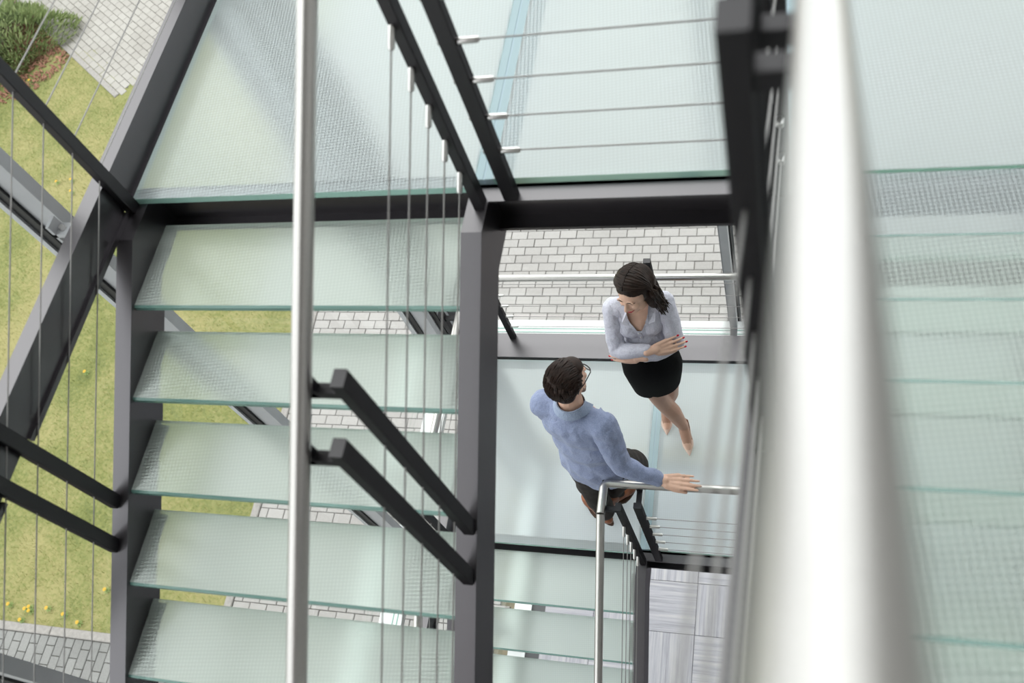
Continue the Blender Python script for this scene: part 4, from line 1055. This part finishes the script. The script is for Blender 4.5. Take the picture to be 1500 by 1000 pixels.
for s_ in (-1, 1):
    lm_ = MB(); b0 = Vector((-1.108, 1.97, 0)); v = []
    for (a0, a1, z) in ((.072, .098, 1.432), (.066, .110, 1.41), (.060, .122, 1.38), (.052, .100, 1.35), (.044, .092, 1.30), (.030, .070, 1.24), (.016, .036, 1.18)):
        for a in (a0, a1):
            h_ = JT.ray_cast(b0+mr_*a*s_+mf_*.5+Vector((0, 0, z)), -mf_)[0]
            if h_ is None: h_ = b0+mr_*a*s_+mf_*.08+Vector((0, 0, z))
            v.append(h_+mf_*.006)
    lm_.add(v+[q-mf_*.005 for q in v], [(2*i, 2*i+1, 2*i+3, 2*i+2) for i in range(6)]+[(14+2*i, 16+2*i, 17+2*i, 15+2*i) for i in range(6)]+[(2*i, 2*i+2, 16+2*i, 14+2*i) for i in range(6)]+[(2*i+1, 15+2*i, 17+2*i, 2*i+3) for i in range(6)])
    shape('lapel', lm_, 'jacket_blue', JK, False)
# shoes
def shoe(heel, toe):
    h_ = Vector(heel); t_ = Vector(toe); d = t_-h_; d.z = 0; ln = d.length; d.normalize(); l_ = Vector((-d.y, d.x, 0)); zz = Vector((0, 0, 1))
    mb = MB()
    ellipsoid(mb, h_+d*.045+zz*.055, (d*.050, l_*.034, zz*.050), 16, 10); ellipsoid(mb, h_+d*.12+zz*.055, (d*.085, l_*.040, zz*.048), 16, 10)
    ellipsoid(mb, h_+d*(ln-.075)+zz*.040, (d*.080, l_*.047, zz*.036), 18, 10); capsule(mb, h_+d*.055+zz*.07, .040, h_+d*.055+zz*.105, .038)
    o = blob('shoe', mb, 'brown_leather', man, .005, 3, keep=lambda c: c.z > .012)
    sl = MB(); n = 22; v = []; f = []
    for k in range(n):
        a = 2*PI*k/n; x = .5-.5*math.cos(a); wd = (.036+.014*math.sin(PI*min(1, x*1.15))*(x > .35))*math.sin(a) if True else 0
        v.append(h_+d*(ln*x*1.02-.006)+l_*wd*1.05)
    sl.prism(v, (0, 0, .016)); shape('sole', sl, 'sole', o, False)
    st_ = MB()
    for q in range(3): st_.tube([h_+d*(ln-.135-.018*q)+l_*.022+zz*(.080+.006*q), h_+d*(ln-.135-.018*q)+zz*(.090+.007*q), h_+d*(ln-.135-.018*q)-l_*.022+zz*(.080+.006*q)], .0022, 6)
    shape('lace', st_, 'sole', o)
    tc_ = MB(); tc_.tube([h_+d*(ln-.10)+l_*.045+zz*.040, h_+d*(ln-.075)+l_*.022+zz*.068, h_+d*(ln-.10)+zz*.078, h_+d*(ln-.075)-l_*.022+zz*.068, h_+d*(ln-.10)-l_*.045+zz*.040], .0022, 6); shape('toe_seam', tc_, 'sole', o)
shoe((-1.165, 1.965, 0), (-1.000, 2.140, 0)); shoe((-1.128, 1.855, 0), (-1.330, 2.038, 0))
# hair
hc = MB(); ellipsoid(hc, MH.p(-.022, 0, .034), MH.ax(.106, .090, .100), 20, 14); ellipsoid(hc, MH.p(-.055, 0, -.015), MH.ax(.058, .078, .085), 18, 12); ellipsoid(hc, MH.p(.035, -.01, .085), MH.ax(.055, .060, .035), 16, 10)
def mh_keep(c):
    q = c-MH.c; x, y, z = q.dot(MH.f), q.dot(MH.l), q.dot(MH.u)
    if z < -.075: return False
    if x > .015 and z < .062: return False
    if abs(y) > .06 and x > -.035 and z < -.005: return False
    return True
MHAIR = blob('hair', hc, 'hair_brown', man, .006, 3, keep=mh_keep)
hl = MB()
for k in range(760):
    ph = math.radians(random.uniform(-84, 84)); th = math.radians(random.uniform(50, 205)); s_ = 1 if ph > 0 else -1; ap = abs(ph)
    z_ = .034+math.cos(ap)*math.sin(th)*.1; x_ = -.022+math.cos(ap)*math.cos(th)*.106
    if z_ < -.045 or (x_ > .01 and z_ < .07): continue
    pts = []; dirn = -1 if th < math.radians(135) else 1
    for i in range(6):
        t2 = th+dirn*math.radians(26)*i/5; p2 = ap+math.radians(3)*i/5; r = 1.015+.022*math.sin(PI*i/5)
        pts.append(MH.p(-.022+math.cos(p2)*math.cos(t2)*.107*r, s_*math.sin(p2)*.0915*r, .034+math.cos(p2)*math.sin(t2)*.101*r))
    lock(hl, pts, random.uniform(.0028, .0048), 4)
shape('hair_locks', hl, 'hair_brown', MHAIR)
bs = MB()
for s_ in (-1, 1): capsule(bs, MH.p(.000, s_*.066, -.035), .012, MH.p(.030, s_*.052, -.085), .016, 10)
capsule(bs, MH.p(.045, -.038, -.092), .018, MH.p(.045, .038, -.092), .018, 12)
for s_ in (-1, 1): capsule(bs, MH.p(.030, s_*.052, -.085), .016, MH.p(.050, s_*.03, -.095), .018, 10)
blob('beard', bs, 'stubble', MBD, .005, 3)
# glasses
gl = thing('eyeglasses', tuple(Vector(MH.p(.10, 0, .0))+Vector((0, 0, ZP))), metres=True); gl.parent = man; gl.location = gl.location-man.location
for s_ in (-1, 1):
    rim = [MH.p(.104-.02*abs(y), s_*(.033+.023*math.cos(a)), .006+.018*math.sin(a)) for a in [2*PI*i/20 for i in range(21)] for y in [.0]]
    mb = MB().tube(rim, .0028, 6); shape('rim', mb, 'frame_black', gl)
    mb = MB(); ellipsoid(mb, MH.p(.104, s_*.033, .006), (MH.f*.001, MH.l*.022, MH.u*.017), 16, 8); shape('lens', mb, 'lens_clear', gl)
    mb = MB().tube([MH.p(.104, s_*.056, .012), MH.p(.090, s_*.070, .012), MH.p(.02, s_*.084, .010), MH.p(-.015, s_*.082, .004), MH.p(-.03, s_*.080, -.02)], .0026, 6); shape('temple', mb, 'frame_black', gl)
mb = MB().tube([MH.p(.104, -.010, .010), MH.p(.109, 0, .013), MH.p(.104, .010, .010)], .0024, 6); shape('bridge', mb, 'frame_black', gl)
MT = skin_tree(MBD)
for s_ in (-1, 1):
    e_ = MB(); e_.tube([on_face(MT, MH, s_*y, z) for y, z in ((.014, .031), (.030, .036), (.050, .030))], [.003, .004, .002], 6); shape('eyebrow', e_, 'hair_brown', MBD)
    e_ = MB(); e_.tube([on_face(MT, MH, s_*y, z) for y, z in ((.020, .008), (.032, .009), (.044, .008))], [.0015, .0035, .0015], 6); shape('eye', e_, 'frame_black', MBD)
lp = MB(); lp.tube([on_face(MT, MH, y, z) for y, z in ((-.024, -.058), (0, -.060), (.024, -.058))], [.0015, .0045, .0015], 8); shape('lips', lp, 'lip_red', MBD)
